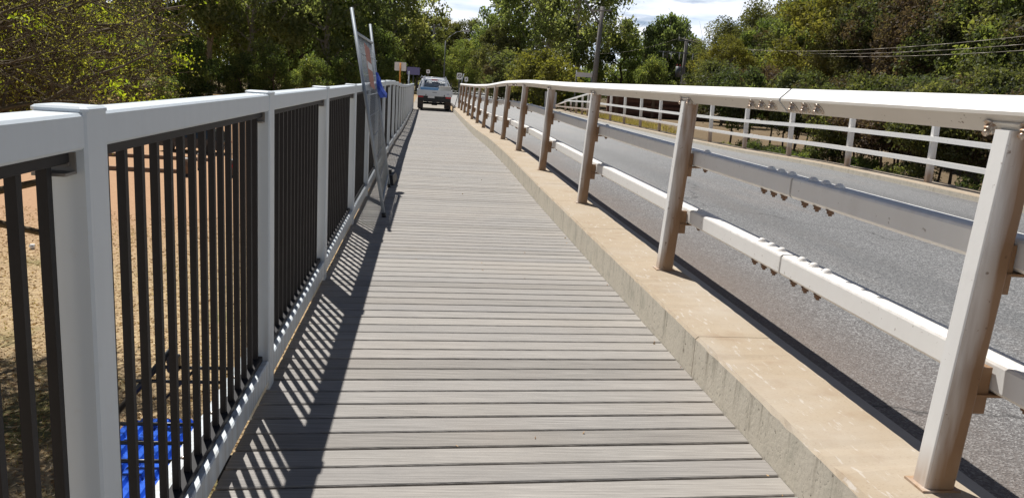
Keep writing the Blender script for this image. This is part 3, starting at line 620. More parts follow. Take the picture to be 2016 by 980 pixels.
# ------------------------------------------------------------------ ute parked at the end of the boardwalk (rear towards the viewer)
def make_ute():
    zg = -0.215; root = empty('ute', (0.46, 43.75, zg)); tag(root, 'white single cab ute with aluminium tray seen from behind at the boardwalk end', 'ute')
    def part(name, mat, fn, parent=root): m = MB(); fn(m); return m.build(name, mat, parent)
    hw = 0.95
    def body(m):
        # cab, bonnet side profile (y,z) swept across x with narrower top
        lo = [(2.42, 0.55), (2.42, 1.02), (4.05, 1.02), (5.05, 0.93), (5.22, 0.80), (5.25, 0.48)]
        m.prism([(-0.87, y, z) for y, z in lo], [(0.87, y, z) for y, z in lo])
        up = [(2.46, 1.02), (2.56, 1.70), (2.72, 1.77), (3.35, 1.77), (3.52, 1.72), (4.12, 1.03)]
        A = [(-0.86 + 0.20 * (z - 1.02) / 0.75, y, z) for y, z in up]; B = [(-x, y, z) for x, y, z in A]; m.prism(A, B)
    cab = part('cab', 'carwhite', body)
    part('rear_window', 'glass', lambda m: m.prism([(-0.64, 2.465, 1.16), (0.64, 2.465, 1.16), (0.56, 2.535, 1.60), (-0.56, 2.535, 1.60)], [(-0.64, 2.490, 1.16), (0.64, 2.490, 1.16), (0.56, 2.560, 1.60), (-0.56, 2.560, 1.60)]), cab)
    part('windscreen', 'glass', lambda m: m.prism([(-0.70, 4.09, 1.09), (0.70, 4.09, 1.09), (0.60, 3.57, 1.68), (-0.60, 3.57, 1.68)], [(-0.70, 4.115, 1.10), (0.70, 4.115, 1.10), (0.60, 3.60, 1.69), (-0.60, 3.60, 1.69)]), cab)
    for s in (-1, 1):
        part('side_window', 'glass', lambda m: m.prism([(s * 0.845, 2.62, 1.08), (s * 0.845, 3.98, 1.08), (s * 0.70, 3.52, 1.64), (s * 0.70, 2.68, 1.64)], [(s * 0.853, 2.62, 1.08), (s * 0.853, 3.98, 1.08), (s * 0.708, 3.52, 1.64), (s * 0.708, 2.68, 1.64)]), cab)
        part('mirror', 'black', lambda m: m.box(s * 0.99 - 0.09, s * 0.99 + 0.09, 3.72, 3.80, 1.12, 1.32, 0, 0.02), cab)
    part('brake_light', 'redlens', lambda m: m.box(-0.17, 0.17, 2.50, 2.53, 1.615, 1.66), cab)
    # guard mesh with diagonal bars in front of the rear window
    def guard(m):
        for k in range(-9, 15):
            x = k * 0.09
            a, b = (x, 2.43, 1.14), (x + 0.46, 2.43, 1.60)
            t0 = max(0, (-0.62 - a[0]) / 0.46); t1 = min(1, (0.62 - a[0]) / 0.46)
            if t1 - t0 > 0.05: m.cyl((a[0] + .46 * t0, 2.43, 1.14 + .46 * t0), (a[0] + .46 * t1, 2.43, 1.14 + .46 * t1), 0.011, None, 4)
    part('window_guard', 'alu', guard)
    def headboard(m):
        for s in (-1, 1):
            m.path([(s * 0.93, 2.36, 0.86), (s * 0.90, 2.36, 1.15), (s * 0.82, 2.37, 1.45), (s * 0.71, 2.38, 1.66), (s * 0.60, 2.38, 1.76)], 0.032, 8)
            m.path([(s * 0.70, 2.36, 0.86), (s * 0.68, 2.36, 1.20), (s * 0.60, 2.37, 1.62), (s * 0.56, 2.38, 1.74)], 0.030, 8)
        m.cyl((-0.68, 2.38, 1.77), (0.68, 2.38, 1.77), 0.032, None, 8)
        for x in (-0.74, -0.56, 0.62): m.cyl((x, 2.38, 1.75), (x, 2.38, 1.86), 0.022, None, 6)
    part('headboard_frame', 'carwhite', headboard)
    part('tray_floor', 'alu', lambda m: m.box(-hw, hw, 0.03, 2.35, 0.775, 0.835))
    for s in (-1, 1):
        part('side_board', 'alu', lambda m: m.box(s * hw - 0.018, s * hw + 0.018, 0.06, 2.33, 0.84, 1.10, 0, 0.006))
    tg = part('tailgate', 'alu', lambda m: m.box(-0.965, 0.965, 0.0, 0.032, 0.80, 1.095, 0, 0.008))
    for k in range(4): part('tailgate_rib', 'alu', lambda m: m.box(-0.95, 0.95, -0.006, -0.001, 0.83 + 0.068 * k, 0.846 + 0.068 * k), tg)
    for k, x in enumerate((-0.10, -0.052, -0.004, 0.044, 0.092)): part('lettering', 'black', lambda m: m.box(x - 0.018, x + 0.018, -0.009, -0.0065, 0.960, 0.992), tg)
    part('sticker', 'bluecloth', lambda m: m.box(0.66, 0.80, -0.009, -0.0065, 0.915, 0.935), tg)
    for x in (-0.47, 0.53): part('latch', 'black', lambda m: m.box(x - 0.022, x + 0.022, -0.016, -0.002, 0.78, 0.87), tg)
    def under(m):
        m.box(-0.90, 0.90, 0.10, 0.16, 0.50, 0.774); m.box(-0.42, -0.34, 0.16, 5.0, 0.44, 0.62); m.box(0.34, 0.42, 0.16, 5.0, 0.44, 0.62)
        m.cyl((-0.72, 1.05, 0.36), (0.72, 1.05, 0.36), 0.06, None, 8); m.dome((0.02, 1.05, 0.26), 0.16, 0.28, 10, 3); m.box(-0.12, 0.12, 0.02, 0.2, 0.40, 0.52); m.box(-0.6, 0.6, 1.4, 2.3, 0.42, 0.60); m.cyl((0.34, 0.1, 0.40), (0.34, 2.2, 0.42), 0.035, None, 8)
    part('chassis', 'black', under)
    for s in (-1, 1):
        part('tail_light', 'redlens', lambda m: m.box(s * 0.76 - 0.15, s * 0.76 + 0.15, 0.005, 0.06, 0.685, 0.77))
        fl = part('mud_flap', 'flap', lambda m: m.box(s * 0.76 - 0.155, s * 0.76 + 0.155, 0.40, 0.415, 0.10, 0.76)); part('flap_mark', 'black', lambda m: m.box(s * 0.76 - 0.06, s * 0.76 + 0.06, 0.392, 0.398, 0.20, 0.32), fl)
    part('number_plate', 'signwhite', lambda m: m.box(-0.36, -0.0, -0.004, 0.006, 0.665, 0.785))
    wm = MB(); 
    for r, y0, y1 in ((0.37, -0.115, 0.115),): wm.cyl((-0.115, 0, 0), (0.115, 0, 0), 0.36, None, 24)
    tme = wm.mesh('tyre'); tme.materials.append(M['tyre']); rm = MB(); rm.cyl((-0.12, 0, 0), (0.12, 0, 0), 0.21, None, 16); rme = rm.mesh('rim'); rme.materials.append(M['galv'])
    for x, y in ((-0.76, 1.05), (0.76, 1.05), (-0.76, 4.25), (0.76, 4.25)):
        w = empty('wheel', (x, y, 0.36)); w.parent = root; link('tyre', tme, 'tyre', w); link('rim', rme, 'galv', w)
    part('front_bumper', 'carwhite', lambda m: m.box(-0.86, 0.86, 5.2, 5.34, 0.42, 0.72, 0, 0.04))
    for s in (-1, 1): part('headlight', 'porcelain', lambda m: m.box(s * 0.66 - 0.16, s * 0.66 + 0.16, 5.16, 5.25, 0.74, 0.90, 0, 0.03))
    # loads on the tray are things of their own
    t = MB(); t.box(-0.80, 0.20, 1.2, 1.9, 0.0, 0.36, 0, 0.03); t.box(-0.83, 0.23, 1.17, 1.93, 0.33, 0.38, 0, 0.01)
    tag(t.build('tub', 'tub', None, (0.46, 43.75, zg + 0.837)), 'light blue plastic tub on the left of the ute tray', 'tub')
    t = MB(); t.box(0.24, 0.90, 0.25, 0.85, 0.0, 0.44, 0, 0.04); t.box(0.225, 0.915, 0.235, 0.865, 0.40, 0.50, 0, 0.035)
    tag(t.build('tool_box', 'beige', None, (0.46, 43.75, zg + 0.837)), 'beige lidded tool box on the right of the ute tray', 'tool box')
make_ute()

# ------------------------------------------------------------------ signs and poles
def post_sign(name, label, x, y, zc, w, h, mat, postmat, r=0.03, mark=None, zbase=None, twin=False, rz=0.0):
    zb = tz(x, y) if zbase is None else zbase; root = empty(name, (x, y, zb), rz); tag(root, label, 'sign')
    xs = (-w * 0.48, w * 0.48) if twin else (0,)
    for xx in xs: MB().cyl((xx, 0, -0.3), (xx, 0, zc + h / 2 + (0.12 if twin else -0.04) - zb), r, None, 10).build('post', postmat, root)
    pl = MB(); k = 0.04; zz = zc - zb
    P = [(-w / 2 + k, zz - h / 2), (w / 2 - k, zz - h / 2), (w / 2, zz - h / 2 + k), (w / 2, zz + h / 2 - k), (w / 2 - k, zz + h / 2), (-w / 2 + k, zz + h / 2), (-w / 2, zz + h / 2 - k), (-w / 2, zz - h / 2 + k)]
    off = 0.034 if name == 'orange_post_sign' else -0.05
    pl.prism([(a, off, c) for a, c in P], [(a, off + 0.012, c) for a, c in P]); p = pl.build('plate', mat, root)
    if mark: 
        m = MB(); mark(m, zz, off - 0.004); m.build('mark', 'black', p)
    return root
post_sign('orange_post_sign', 'blank grey back of a sign on an orange post beyond the left railing', -1.65, 50, 2.10, 0.72, 0.52, 'signback', 'orange', 0.05)
post_sign('sign_board', 'violet blue rectangular sign board behind the orange sign post', -1.01, 60, 1.96, 0.95, 0.55, 'purple', 'greysteel', 0.035)
post_sign('small_sign', 'small pale sign on a post above the ute roof', 0.10, 75, 2.12, 0.34, 0.34, 'signwhite', 'greysteel', 0.03, lambda m, z, y: m.box(-0.06, 0.06, y, y + 0.003, z - 0.05, z + 0.05))
def ringmark(m, z, y):
    for k in range(16):
        a, b2 = 2 * math.pi * k / 16, 2 * math.pi * (k + 1) / 16
        m.prism([(math.cos(a) * .15, y, z + math.sin(a) * .15), (math.cos(b2) * .15, y, z + math.sin(b2) * .15), (math.cos(b2) * .105, y, z + math.sin(b2) * .105), (math.cos(a) * .105, y, z + math.sin(a) * .105)],
                [(math.cos(a) * .15, y + .003, z + math.sin(a) * .15), (math.cos(b2) * .15, y + .003, z + math.sin(b2) * .15), (math.cos(b2) * .105, y + .003, z + math.sin(b2) * .105), (math.cos(a) * .105, y + .003, z + math.sin(a) * .105)])
    m.prism([(-.12, y, z + .09), (-.09, y, z + .12), (.12, y, z - .09), (.09, y, z - .12)], [(-.12, y + .003, z + .09), (-.09, y + .003, z + .12), (.12, y + .003, z - .09), (.09, y + .003, z - .12)])
post_sign('traffic_sign', 'white traffic sign with a black ring right of the ute', 2.42, 60, 1.80, 0.40, 0.48, 'signwhite', 'greysteel', 0.03, ringmark)
post_sign('traffic_sign', 'small white sign with a black diamond beyond the right railing', 3.43, 70, 1.63, 0.30, 0.40, 'signwhite', 'greysteel', 0.03, lambda m, z, y: m.prism([(0, y, z - .09), (.075, y, z), (0, y, z + .09), (-.075, y, z)], [(0, y + .003, z - .09), (.075, y + .003, z), (0, y + .003, z + .09), (-.075, y + .003, z)]))
post_sign('name_board', 'blank grey board between two posts beside the leaning power pole', 11.88, 60, 2.52, 1.25, 0.34, 'signback', 'greysteel', 0.05, None, None, True)

def power_pole():
    zb = tz(12.6, 60); root = empty('power_pole', (12.62, 60, zb)); tag(root, 'tall grey timber power pole with a crossarm beside the blank board', 'power pole')
    MB().cyl((0, 0, -0.5), (0.24, 0, 8.0 + 0.0), 0.23, 0.145, 14).build('shaft', 'polewood', root)
    MB().cyl((-0.66, -0.17, 7.62), (0.98, -0.17, 7.74), 0.06, None, 6).build('crossarm', 'polewood', root)
    m = MB(); m.cyl((0.18, -0.15, 7.05), (0.75, -0.15, 7.66), 0.03, None, 6); m.build('brace', 'polewood', root)
    MB().cyl((0.16, 0, 6.70), (-2.3, -0.3, 9.7), 0.075, 0.065, 8).build('lamp_arm', 'greysteel', root)
    MB().box(-2.85, -2.2, -0.45, -0.15, 9.66, 9.78, 0, 0.03).build('lamp_head', 'greysteel', root)
    for x in (-0.5, 0.2, 0.8): MB().cyl((x, -0.17, 7.72), (x, -0.17, 7.92), 0.035, 0.02, 8).build('insulator', 'porcelain', root)
    MB().cyl((-0.0, 0, 0.95), (0.01, 0, 1.02), 0.25, None, 14).build('band', 'signback', root)
power_pole()
def transformer_pole():
    zb = tz(24.5, 75); root = empty('power_pole', (24.5, 75, zb)); tag(root, 'dark power pole carrying a transformer and two crossarms among the trees', 'power pole')
    H = 6.75 - zb
    MB().cyl((0, 0, -0.5), (0.0, 0, H), 0.2, 0.15, 12).build('shaft', 'polewood', root)
    MB().box(-0.85, 0.95, -0.22, -0.14, H - 0.22, H - 0.10).build('crossarm', 'greysteel', root); MB().box(-2.6, 1.2, -0.22, -0.14, H - 1.38, H - 1.27).build('crossarm', 'greysteel', root)
    for x in (-0.8, -0.3, 0.35, 0.9): MB().cyl((x, -0.18, H - 0.1), (x, -0.18, H + 0.16), 0.045, 0.03, 8).build('insulator', 'porcelain', root)
    for x in (-2.2, -1.4, -0.6, 0.7): MB().cyl((x, -0.18, H - 1.30), (x, -0.18, H - 1.95), 0.06, 0.05, 8).build('drop_fuse', 'porcelain', root)
    t = MB(); t.cyl((-0.55, -0.1, H - 3.6), (-0.55, -0.1, H - 2.6), 0.26, None, 14); tr = t.build('transformer', 'greysteel', root)
    for x in (-0.7, -0.4): MB().cyl((x, -0.1, H - 2.6), (x, -0.1, H - 2.4), 0.05, 0.03, 8).build('bushing', 'redlens', tr)
    MB().box(-0.25, 0.35, -0.4, -0.16, H - 4.2, H - 3.4, 0, 0.03).build('switch_box', 'signback', root)
    return H + zb
HT = transformer_pole()
for k, (dx, dz) in enumerate(((-0.8, 0.10), (0.35, 0.10), (0.9, 0.05))):
    pts = []
    for i in range(25):
        t = i / 24; pts.append((24.5 + dx - 4.5 * t, 75 - 61 * t, HT + dz - 7.42 * t + 5.1 * t * t - 0.12 * k * t))
    m = MB(); m.path(pts, 0.011, 5)
    tag(m.build('power_line', 'cable'), ('upper', 'middle', 'lowest')[k] + ' sagging power line in front of the trees on the right', 'power line', 'power lines on the right')
pts = [(23.7 - 9.0 * i / 12, 75 - 4 * i / 12, HT - 1.1 * math.sin(i / 12 * 1.9) - 0.09 * i) for i in range(13)]
m = MB(); m.path(pts, 0.010, 5); tag(m.build('power_line', 'cable'), 'drooping service line running left from the transformer pole', 'power line')
def street_light(label, x, y, h, reach):
    zb = tz(x, y); root = empty('street_light', (x, y, zb)); tag(root, label, 'street light')
    MB().cyl((0, 0, -0.3), (0, 0, h - 1.2), 0.085, 0.06, 10).build('column', 'greysteel', root)
    MB().path([(0, 0, h - 1.2), (reach * .3, 0, h - 0.6), (reach * .65, 0, h - 0.15), (reach, 0, h)], 0.035, 8).build('arm', 'greysteel', root)
    MB().box(reach - .05, reach + .65, -0.12, 0.12, h - 0.06, h + 0.06, 0, 0.03).build('lamp_head', 'signback', root)
street_light('curved arm street light against the dark trees behind the ute', 1.9, 90, 7.3, 1.9)
r = empty('power_pole', (0.75, 112, tz(0.75, 112))); tag(r, 'far power pole with a single crossarm above the ute', 'power pole')
MB().cyl((0, 0, -0.3), (0, 0, 9.2), 0.19, 0.13, 10).build('shaft', 'polewood', r); MB().box(-1.2, 1.2, -0.2, -0.1, 8.9, 9.05).build('crossarm', 'polewood', r)
for sx in (8.0, 9.6):
    pass

# ------------------------------------------------------------------ things on the low ground to the left
def make_cart():
    zg = -4.6; root = empty('hand_cart', (-3.38, 9.9, zg)); tag(root, 'blue sheet metal cart with black tubular frame below the left railing', 'cart')
    b = MB()
    for k in range(9):                                    # ribbed blue bed
        x0 = -0.70 + k * 0.155; b.prism([(x0, -1.35, 0.98), (x0 + 0.03, -1.35, 1.03), (x0 + 0.105, -1.35, 1.03), (x0 + 0.135, -1.35, 0.98)], [(x0, 1.15, 0.98), (x0 + 0.03, 1.15, 1.03), (x0 + 0.105, 1.15, 1.03), (x0 + 0.135, 1.15, 0.98)])
    b.box(-0.72, 0.72, -1.38, 1.18, 0.88, 0.979); b.build('bed', 'blue', root)
    for y, z in ((-0.42, 1.17), (-0.18, 1.30), (0.55, 1.22), (1.28, 1.55)): MB().cyl((-0.74, y, z), (0.72, y, z), 0.028, None, 8).build('cross_bar', 'tubeblack', root)
    MB().cyl((-1.25, 1.3, 0.62), (-0.10, 1.3, 2.06), 0.05, None, 10).build('handle_tube', 'tubeblack', root)
    for x in (-0.28, 0.70): MB().cyl((x, 1.3, 0.9), (x, 1.3, 1.78), 0.035, None, 8).build('upright', 'tubeblack', root)
    MB().cyl((-0.28, 1.3, 1.76), (0.70, 1.3, 1.76), 0.028, None, 8).build('cross_bar', 'tubeblack', root)
    MB().cyl((-0.3, 1.3, 1.2), (0.2, 1.3, 1.74), 0.022, None, 8).build('brace', 'tubeblack', root)
    MB().box(-0.18, -0.02, 1.24, 1.36, 1.70, 1.95, 0, 0.02).build('bracket', 'black', root)
    for x in (-0.72, 0.72):
        for y in (-1.0, 0.9):
            w = MB(); w.cyl((x - 0.06, y, 0.28), (x + 0.06, y, 0.28), 0.28, None, 18); w.build('wheel', 'tyre', root)
            MB().cyl((x * 0.93, y, 0.28), (x * 0.93, y, 0.88), 0.03, None, 8).build('axle_leg', 'tubeblack', root)
make_cart()
def make_trolley():
    root = empty('shopping_trolley', (-6.95, 12.25, -4.6), R_(25)); tag(root, 'wire shopping trolley with black castors on the ground at the left edge', 'trolley')
    fr = MB(); fr.path([(-0.26, -0.42, 0.16), (0.26, -0.42, 0.16), (0.26, 0.45, 0.16), (-0.26, 0.45, 0.16), (-0.26, -0.42, 0.16)], 0.014, 8)
    for x in (-0.26, 0.26): fr.path([(x, -0.42, 0.16), (x, -0.46, 0.55), (x, -0.50, 1.0)], 0.014, 8)
    fr.build('frame', 'galv', root); MB().cyl((-0.27, -0.52, 1.02), (0.27, -0.52, 1.02), 0.02, None, 10).build('handle', 'black', root)
    w = MB(); r = 0.003
    for k in range(14):
        z = 0.48 + k * 0.033; w.path([(-0.27, -0.46, z), (0.27, -0.46, z), (0.22, 0.46, z + 0.02), (-0.22, 0.46, z + 0.02), (-0.27, -0.46, z)], r, 4)
    for k in range(19):
        t = k / 18; y = -0.46 + 0.92 * t; x = 0.27 - 0.05 * t
        for s in (-1, 1): w.cyl((s * x, y, 0.48), (s * x, y, 0.93), r, None, 4)
        w.cyl((-x, y, 0.48), (x, y, 0.48), r, None, 4)
    for k in range(11):
        x = -0.27 + 0.054 * k; w.cyl((x, -0.46, 0.48), (x, -0.46, 0.93), r, None, 4); w.cyl((x * .82, 0.46, 0.5), (x * .82, 0.46, 0.95), r, None, 4)
    o = w.build('wire_basket', 'wire', root); o['kind'] = 'stuff'
    for x, y in ((-0.24, -0.4), (0.24, -0.4), (-0.22, 0.42), (0.22, 0.42)):
        MB().cyl((x - 0.018, y, 0.063), (x + 0.018, y, 0.063), 0.063, None, 14).build('castor', 'black', root)
        MB().box(x - 0.028, x + 0.028, y - 0.02, y + 0.02, 0.10, 0.165).build('castor_fork', 'galv', root)
make_trolley()
def bollard(x, y, label, red=False):
    z = tz(x, y); root = empty('bollard', (x, y, z)); tag(root, label, 'bollard', 'timber bollards of the car park')
    MB().cyl((0, 0, -0.2), (0, 0, 0.95), 0.15, 0.145, 10).build('post', 'timber', root); MB().cyl((0, 0, 0.951), (0, 0, 0.99), 0.147, 0.12, 10).build('cap', 'signwhite', root); MB().cyl((0, 0, -0.1), (0, 0, 0.14), 0.156, None, 10).build('base', 'black', root)
    if red: MB().cyl((0, 0, 0.55), (0, 0, 0.75), 0.154, None, 10).build('reflector', 'redlens', root)
bollard(-10.4, 44.1, 'timber bollard with a red reflector band seen between the balusters', True)
bollard(-12.9, 44.4, 'timber bollard nearest the low sleeper rails'); bollard(-12.9, 47.2, 'timber bollard standing behind the nearer pair'); bollard(-15.4, 58.5, 'most distant timber bollard near the dark parked car')
for (y, lab) in ((45.6, 'nearer low timber sleeper edging the car park'), (52.0, 'farther low timber sleeper edging the car park')):
    b = MB(); b.box(-26.0, -13.6, -0.1, 0.1, -0.05, 0.22, 0, 0.02); tag(b.build('sleeper', 'timber', None, (0, y, tz(-18, y))), lab, 'sleeper')
def parked_car():
    x, y = -15.9, 57.0; root = empty('parked_car', (x, y, tz(x, y)), R_(78)); tag(root, 'dark parked wagon on the red car park beyond the railing', 'car')
    m = MB(); lo = [(-2.2, 0.35), (-2.25, 0.85), (-1.9, 1.0), (1.1, 1.0), (2.1, 0.86), (2.25, 0.55), (2.2, 0.35)]; m.prism([(-0.88, a, z) for a, z in lo], [(0.88, a, z) for a, z in lo])
    up = [(-2.0, 1.0), (-1.75, 1.55), (-1.4, 1.66), (0.0, 1.66), (0.35, 1.55), (1.05, 1.0)]; A = [(-0.86 + 0.22 * (z - 1.0), a, z) for a, z in up]; m.prism(A, [(-p[0], p[1], p[2]) for p in A]); m.build('body', 'cardark', root)
    for s in (-1, 1): MB().prism([(s * .85, -1.7, 1.05), (s * .85, 0.8, 1.05), (s * .745, 0.2, 1.55), (s * .745, -1.5, 1.55)], [(s * .86, -1.7, 1.05), (s * .86, 0.8, 1.05), (s * .755, 0.2, 1.55), (s * .755, -1.5, 1.55)]).build('side_window', 'glass', root)
    for s in (-1, 1):
        for a in (-1.4, 1.4):
            MB().cyl((s * .72, a, 0.33), (s * .9, a, 0.33), 0.33, None, 18).build('wheel', 'tyre', root)
        MB().box(s * .7 - .13, s * .7 + .13, -2.29, -2.25, 0.72, 0.86).build('tail_light', 'redlens', root); MB().box(s * .66 - .15, s * .66 + .15, 2.2, 2.26, 0.62, 0.78).build('headlight', 'porcelain', root)
    MB().box(-0.25, 0.25, -2.275, -2.26, 0.52, 0.64).build('number_plate', 'signwhite', root)
parked_car()
b = MB(); rng = np.random.default_rng(5); V = [(0.13 * rng.uniform(.6, 1.1) * math.cos(a) * math.cos(t), 0.10 * math.sin(a) * math.cos(t), 0.08 + 0.09 * math.sin(t)) for t in (-0.9, 0, 0.9) for a in np.linspace(0, 6.28, 8)[:-1]]
F = [(k * 7 + i, k * 7 + (i + 1) % 7, (k + 1) * 7 + (i + 1) % 7, (k + 1) * 7 + i) for k in range(2) for i in range(7)] + [tuple(range(7))[::-1], tuple(range(14, 21))]
b.add(V, F); tag(b.build('litter_bag', 'signwhite', None, (-12.2, 25.7, tz(-12.2, 25.7))), 'small crumpled white bag on the grass left of the first post', 'litter')
# red brick building and cream kerb wall behind the far railing
def brick_shed():
    root = empty('shed', (19.2, 62.0, tz(19.2, 62))); tag(root, 'low red brick shelter with dark openings behind the far railing', 'shelter')
    MB().box(-4.5, 4.5, 1.6, 1.9, 0, 2.0).build('wall', 'brick', root); MB().box(-5.0, 5.0, -1.6, 2.2, 2.05, 2.25).build('roof', 'polewood', root)
    for x in (-4.4, -1.5, 1.5, 4.4): MB().box(x - .1, x + .1, -1.3, -1.1, 0, 2.05).build('post', 'timber', root)
    for k in range(3): MB().box(-4.3, 4.3, -1.26, -1.2, 0.35 + 0.4 * k, 0.5 + 0.4 * k).build('rail_board', 'brick', root)
brick_shed()
b = MB(); b.box(-0.45, 0.45, -0.18, 0.18, -0.3, 1.5, 0, 0.03); tag(b.build('gate_pillar', 'signback', None, (7.9 + 2.0, 63.0, tz(9.9, 63))), 'pale concrete pillar at the end of the far railing', 'pillar')

# ------------------------------------------------------------------ vegetation
def leaf_arrays(cent, L, Wd, axis, rng):
    n = len(cent); a = axis / np.linalg.norm(axis, axis=1, keepdims=True)
    r = rng.normal(size=(n, 3)); b = np.cross(a, r); b /= np.linalg.norm(b, axis=1, keepdims=True) + 1e-9
    L = L[:, None]; Wd = Wd[:, None]
    V = np.stack([cent - a * L * .5, cent + b * Wd * .5 - a * L * .05, cent + a * L * .5, cent - b * Wd * .5 - a * L * .05], 1).reshape(-1, 3)
    F = np.arange(n * 4).reshape(n, 4); return V, F
def tube_arrays(segs, n=4):
    """segs: list of (p0,p1,r0,r1)"""
    A = np.array([s[0] for s in segs], float); B = np.array([s[1] for s in segs], float); r0 = np.array([s[2] for s in segs]); r1 = np.array([s[3] for s in segs])
    d = B - A; d /= np.linalg.norm(d, axis=1, keepdims=True) + 1e-9
    ref = np.where(np.abs(d[:, 2:3]) < 0.9, np.array([[0, 0, 1.0]]), np.array([[1.0, 0, 0]])); u = np.cross(d, ref); u /= np.linalg.norm(u, axis=1, keepdims=True); w = np.cross(d, u)
    V = []
    for P, r in ((A, r0), (B, r1)):
        for i in range(n):
            t = 2 * math.pi * i / n; V.append(P + (u * math.cos(t) + w * math.sin(t)) * r[:, None])
    V = np.stack(V, 1); m = len(segs); base = (np.arange(m) * 2 * n)[:, None]
    F = np.concatenate([np.stack([base[:, 0] + i, base[:, 0] + (i + 1) % n, base[:, 0] + n + (i + 1) % n, base[:, 0] + n + i], 1) for i in range(n)], 0)
    return V.reshape(-1, 3), F
def tree_variant(seed, H, R, base, nclump, nleaf, L, clump, droop, leafmat, barkmat, flat=0.75, spread=1.0, lean=0.0, trunk_r=None, tint_sd=0.22, low=False):
    """returns (trunk mesh, crown mesh) of a tree of height H with crown radius R, origin at its foot"""
    rng = np.random.default_rng(seed); cz = (base + H) / 2; hz = (H - base) / 2
    C = []
    while len(C) < nclump:
        d = rng.normal(size=3); d /= np.linalg.norm(d); r = rng.uniform(0.25, 1.0) ** 0.45
        z = cz + d[2] * r * hz; k = 1.0 - 0.35 * max(0, (z - cz) / hz) ** 2
        if low: k = 1.0
        p = np.array([d[0] * r * R * k, d[1] * r * R * k, z])
        p[:2] += lean * (z / H); 
        C.append(p)
    C = np.array(C); tr = trunk_r or H * 0.018
    crs = clump * rng.uniform(0.6, 1.35, nclump); ct = rng.normal(0.5, tint_sd, nclump)
    idx = rng.integers(0, nclump, nleaf); off = rng.normal(size=(nleaf, 3)); off /= np.linalg.norm(off, axis=1, keepdims=True); off *= rng.uniform(0, 1, (nleaf, 1)) ** 0.5
    off[:, 2] *= flat; P = C[idx] + off * crs[idx, None] * spread
    if droop > 0: P[:, 2] -= droop * rng.exponential(0.5, nleaf) * crs[idx]
    ax = rng.normal(size=(nleaf, 3)); ax[:, 2] -= droop * 1.6
    ll = L * rng.uniform(0.6, 1.4, nleaf); V, F = leaf_arrays(P, ll, ll * rng.uniform(0.34, 0.6, nleaf), ax, rng)
    tint = np.repeat(np.clip(ct[idx] + rng.normal(0, 0.16, nleaf), 0, 1), 4)
    cme = raw_mesh('crown', V, F, tint); cme.materials.append(M[leafmat])
    segs = []; prev = np.array([0, 0, -0.4]); nst = 7; top = H * 0.86; spine = [prev]
    for k in range(1, nst + 1):
        t = k / nst; p = np.array([lean * t + rng.normal(0, 0.02 * H * t), lean * t * 0.3 + rng.normal(0, 0.02 * H * t), top * t]); spine.append(p)
    for k in range(nst): segs.append((spine[k], spine[k + 1], tr * (1 - 0.11 * k) * (1.25 if k == 0 else 1), tr * (1 - 0.11 * (k + 1))))
    for j in rng.choice(nclump, min(nclump, 26), replace=False):
        c = C[j]; zs = max(base * 0.55, min(c[2] - 0.35 * np.hypot(c[0], c[1]) - 0.06 * H, top * 0.95)); t = zs / top * nst; k = int(min(nst - 1, max(0, t))); s = spine[k] + (spine[k + 1] - spine[k]) * (t - k)
        mid = s * 0.45 + c * 0.55 + np.array([0, 0, 0.05 * H]) * rng.uniform(-.3, 1) + rng.normal(0, 0.02 * H, 3); r0 = tr * 0.42 * rng.uniform(0.6, 1)
        segs += [(s, mid, r0, r0 * 0.6), (mid, c, r0 * 0.6, r0 * 0.2)]
        for _ in range(3):
            e = c + rng.normal(0, 1, 3) * crs[j] * 0.8; segs.append((mid * .3 + c * .7, e, r0 * .28, r0 * .1))
    V, F = tube_arrays(segs, 6); tme = raw_mesh('trunk', V, F); tme.polygons.foreach_set('use_smooth', np.ones(len(F), bool)); tme.materials.append(M[barkmat])
    return tme, cme
def plant(name, var, x, y, label, cat, s=1.0, rz=None, group=None, sz=None, dz=0.0):
    root = empty(name, (x, y, tz(x, y) + dz), random.uniform(0, 6.28) if rz is None else rz); root.scale = (s, s, sz or s)
    tag(root, label, cat, group); link('trunk', var[0], 'bark', root); link('crown', var[1], 'leaf_gum', root); return root

GUM = [tree_variant(100 + i, 20, 6.0, 3.5, 84, 13500, 0.42, 1.35, 0.55, 'leaf_gum', 'bark' if i % 2 else 'bark_pale', 0.8) for i in range(3)]
DENSE = [tree_variant(200 + i, 12, 4.4, 1.0, 70, 16000, 0.34, 1.25, 0.2, 'leaf_green', 'bark', 0.8) for i in range(2)]
OLIVE = [tree_variant(300 + i, 12, 4.0, 2.0, 60, 16000, 0.34, 1.15, 0.3, 'leaf_olive', 'bark_pale', 0.85) for i in range(2)]
PINE = [tree_variant(400 + i, 10, 3.6, 1.6, 60, 24000, 0.20, 1.0, 0.0, m, 'bark', 0.8, 1.0, 0.0, None, 0.18) for i, m in enumerate(('leaf_olive', 'leaf_yellow'))]
WEEP = [tree_variant(500, 11, 2.9, 1.0, 70, 20000, 0.34, 0.85, 1.0, 'leaf_gum', 'bark_pale', 0.8)]
NEAR = [tree_variant(600 + i, 9, 3.0, 0.9, 125, 31000, 0.175, 0.64, 0.25, m, 'bark', 0.8, 1.0, 0.0, 0.11, 0.25) for i, m in enumerate(('leaf_mixed', 'leaf_olive', 'leaf_brown', 'leaf_green'))]
SHRUB = [tree_variant(700 + i, 3.2, 2.3, 0.2, 46, 9000, 0.20, 0.62, 0.1, m, 'twig', 0.8, 1.0, 0.0, 0.05, 0.2, True) for i, m in enumerate(('leaf_yellow', 'leaf_green', 'leaf_mixed'))]

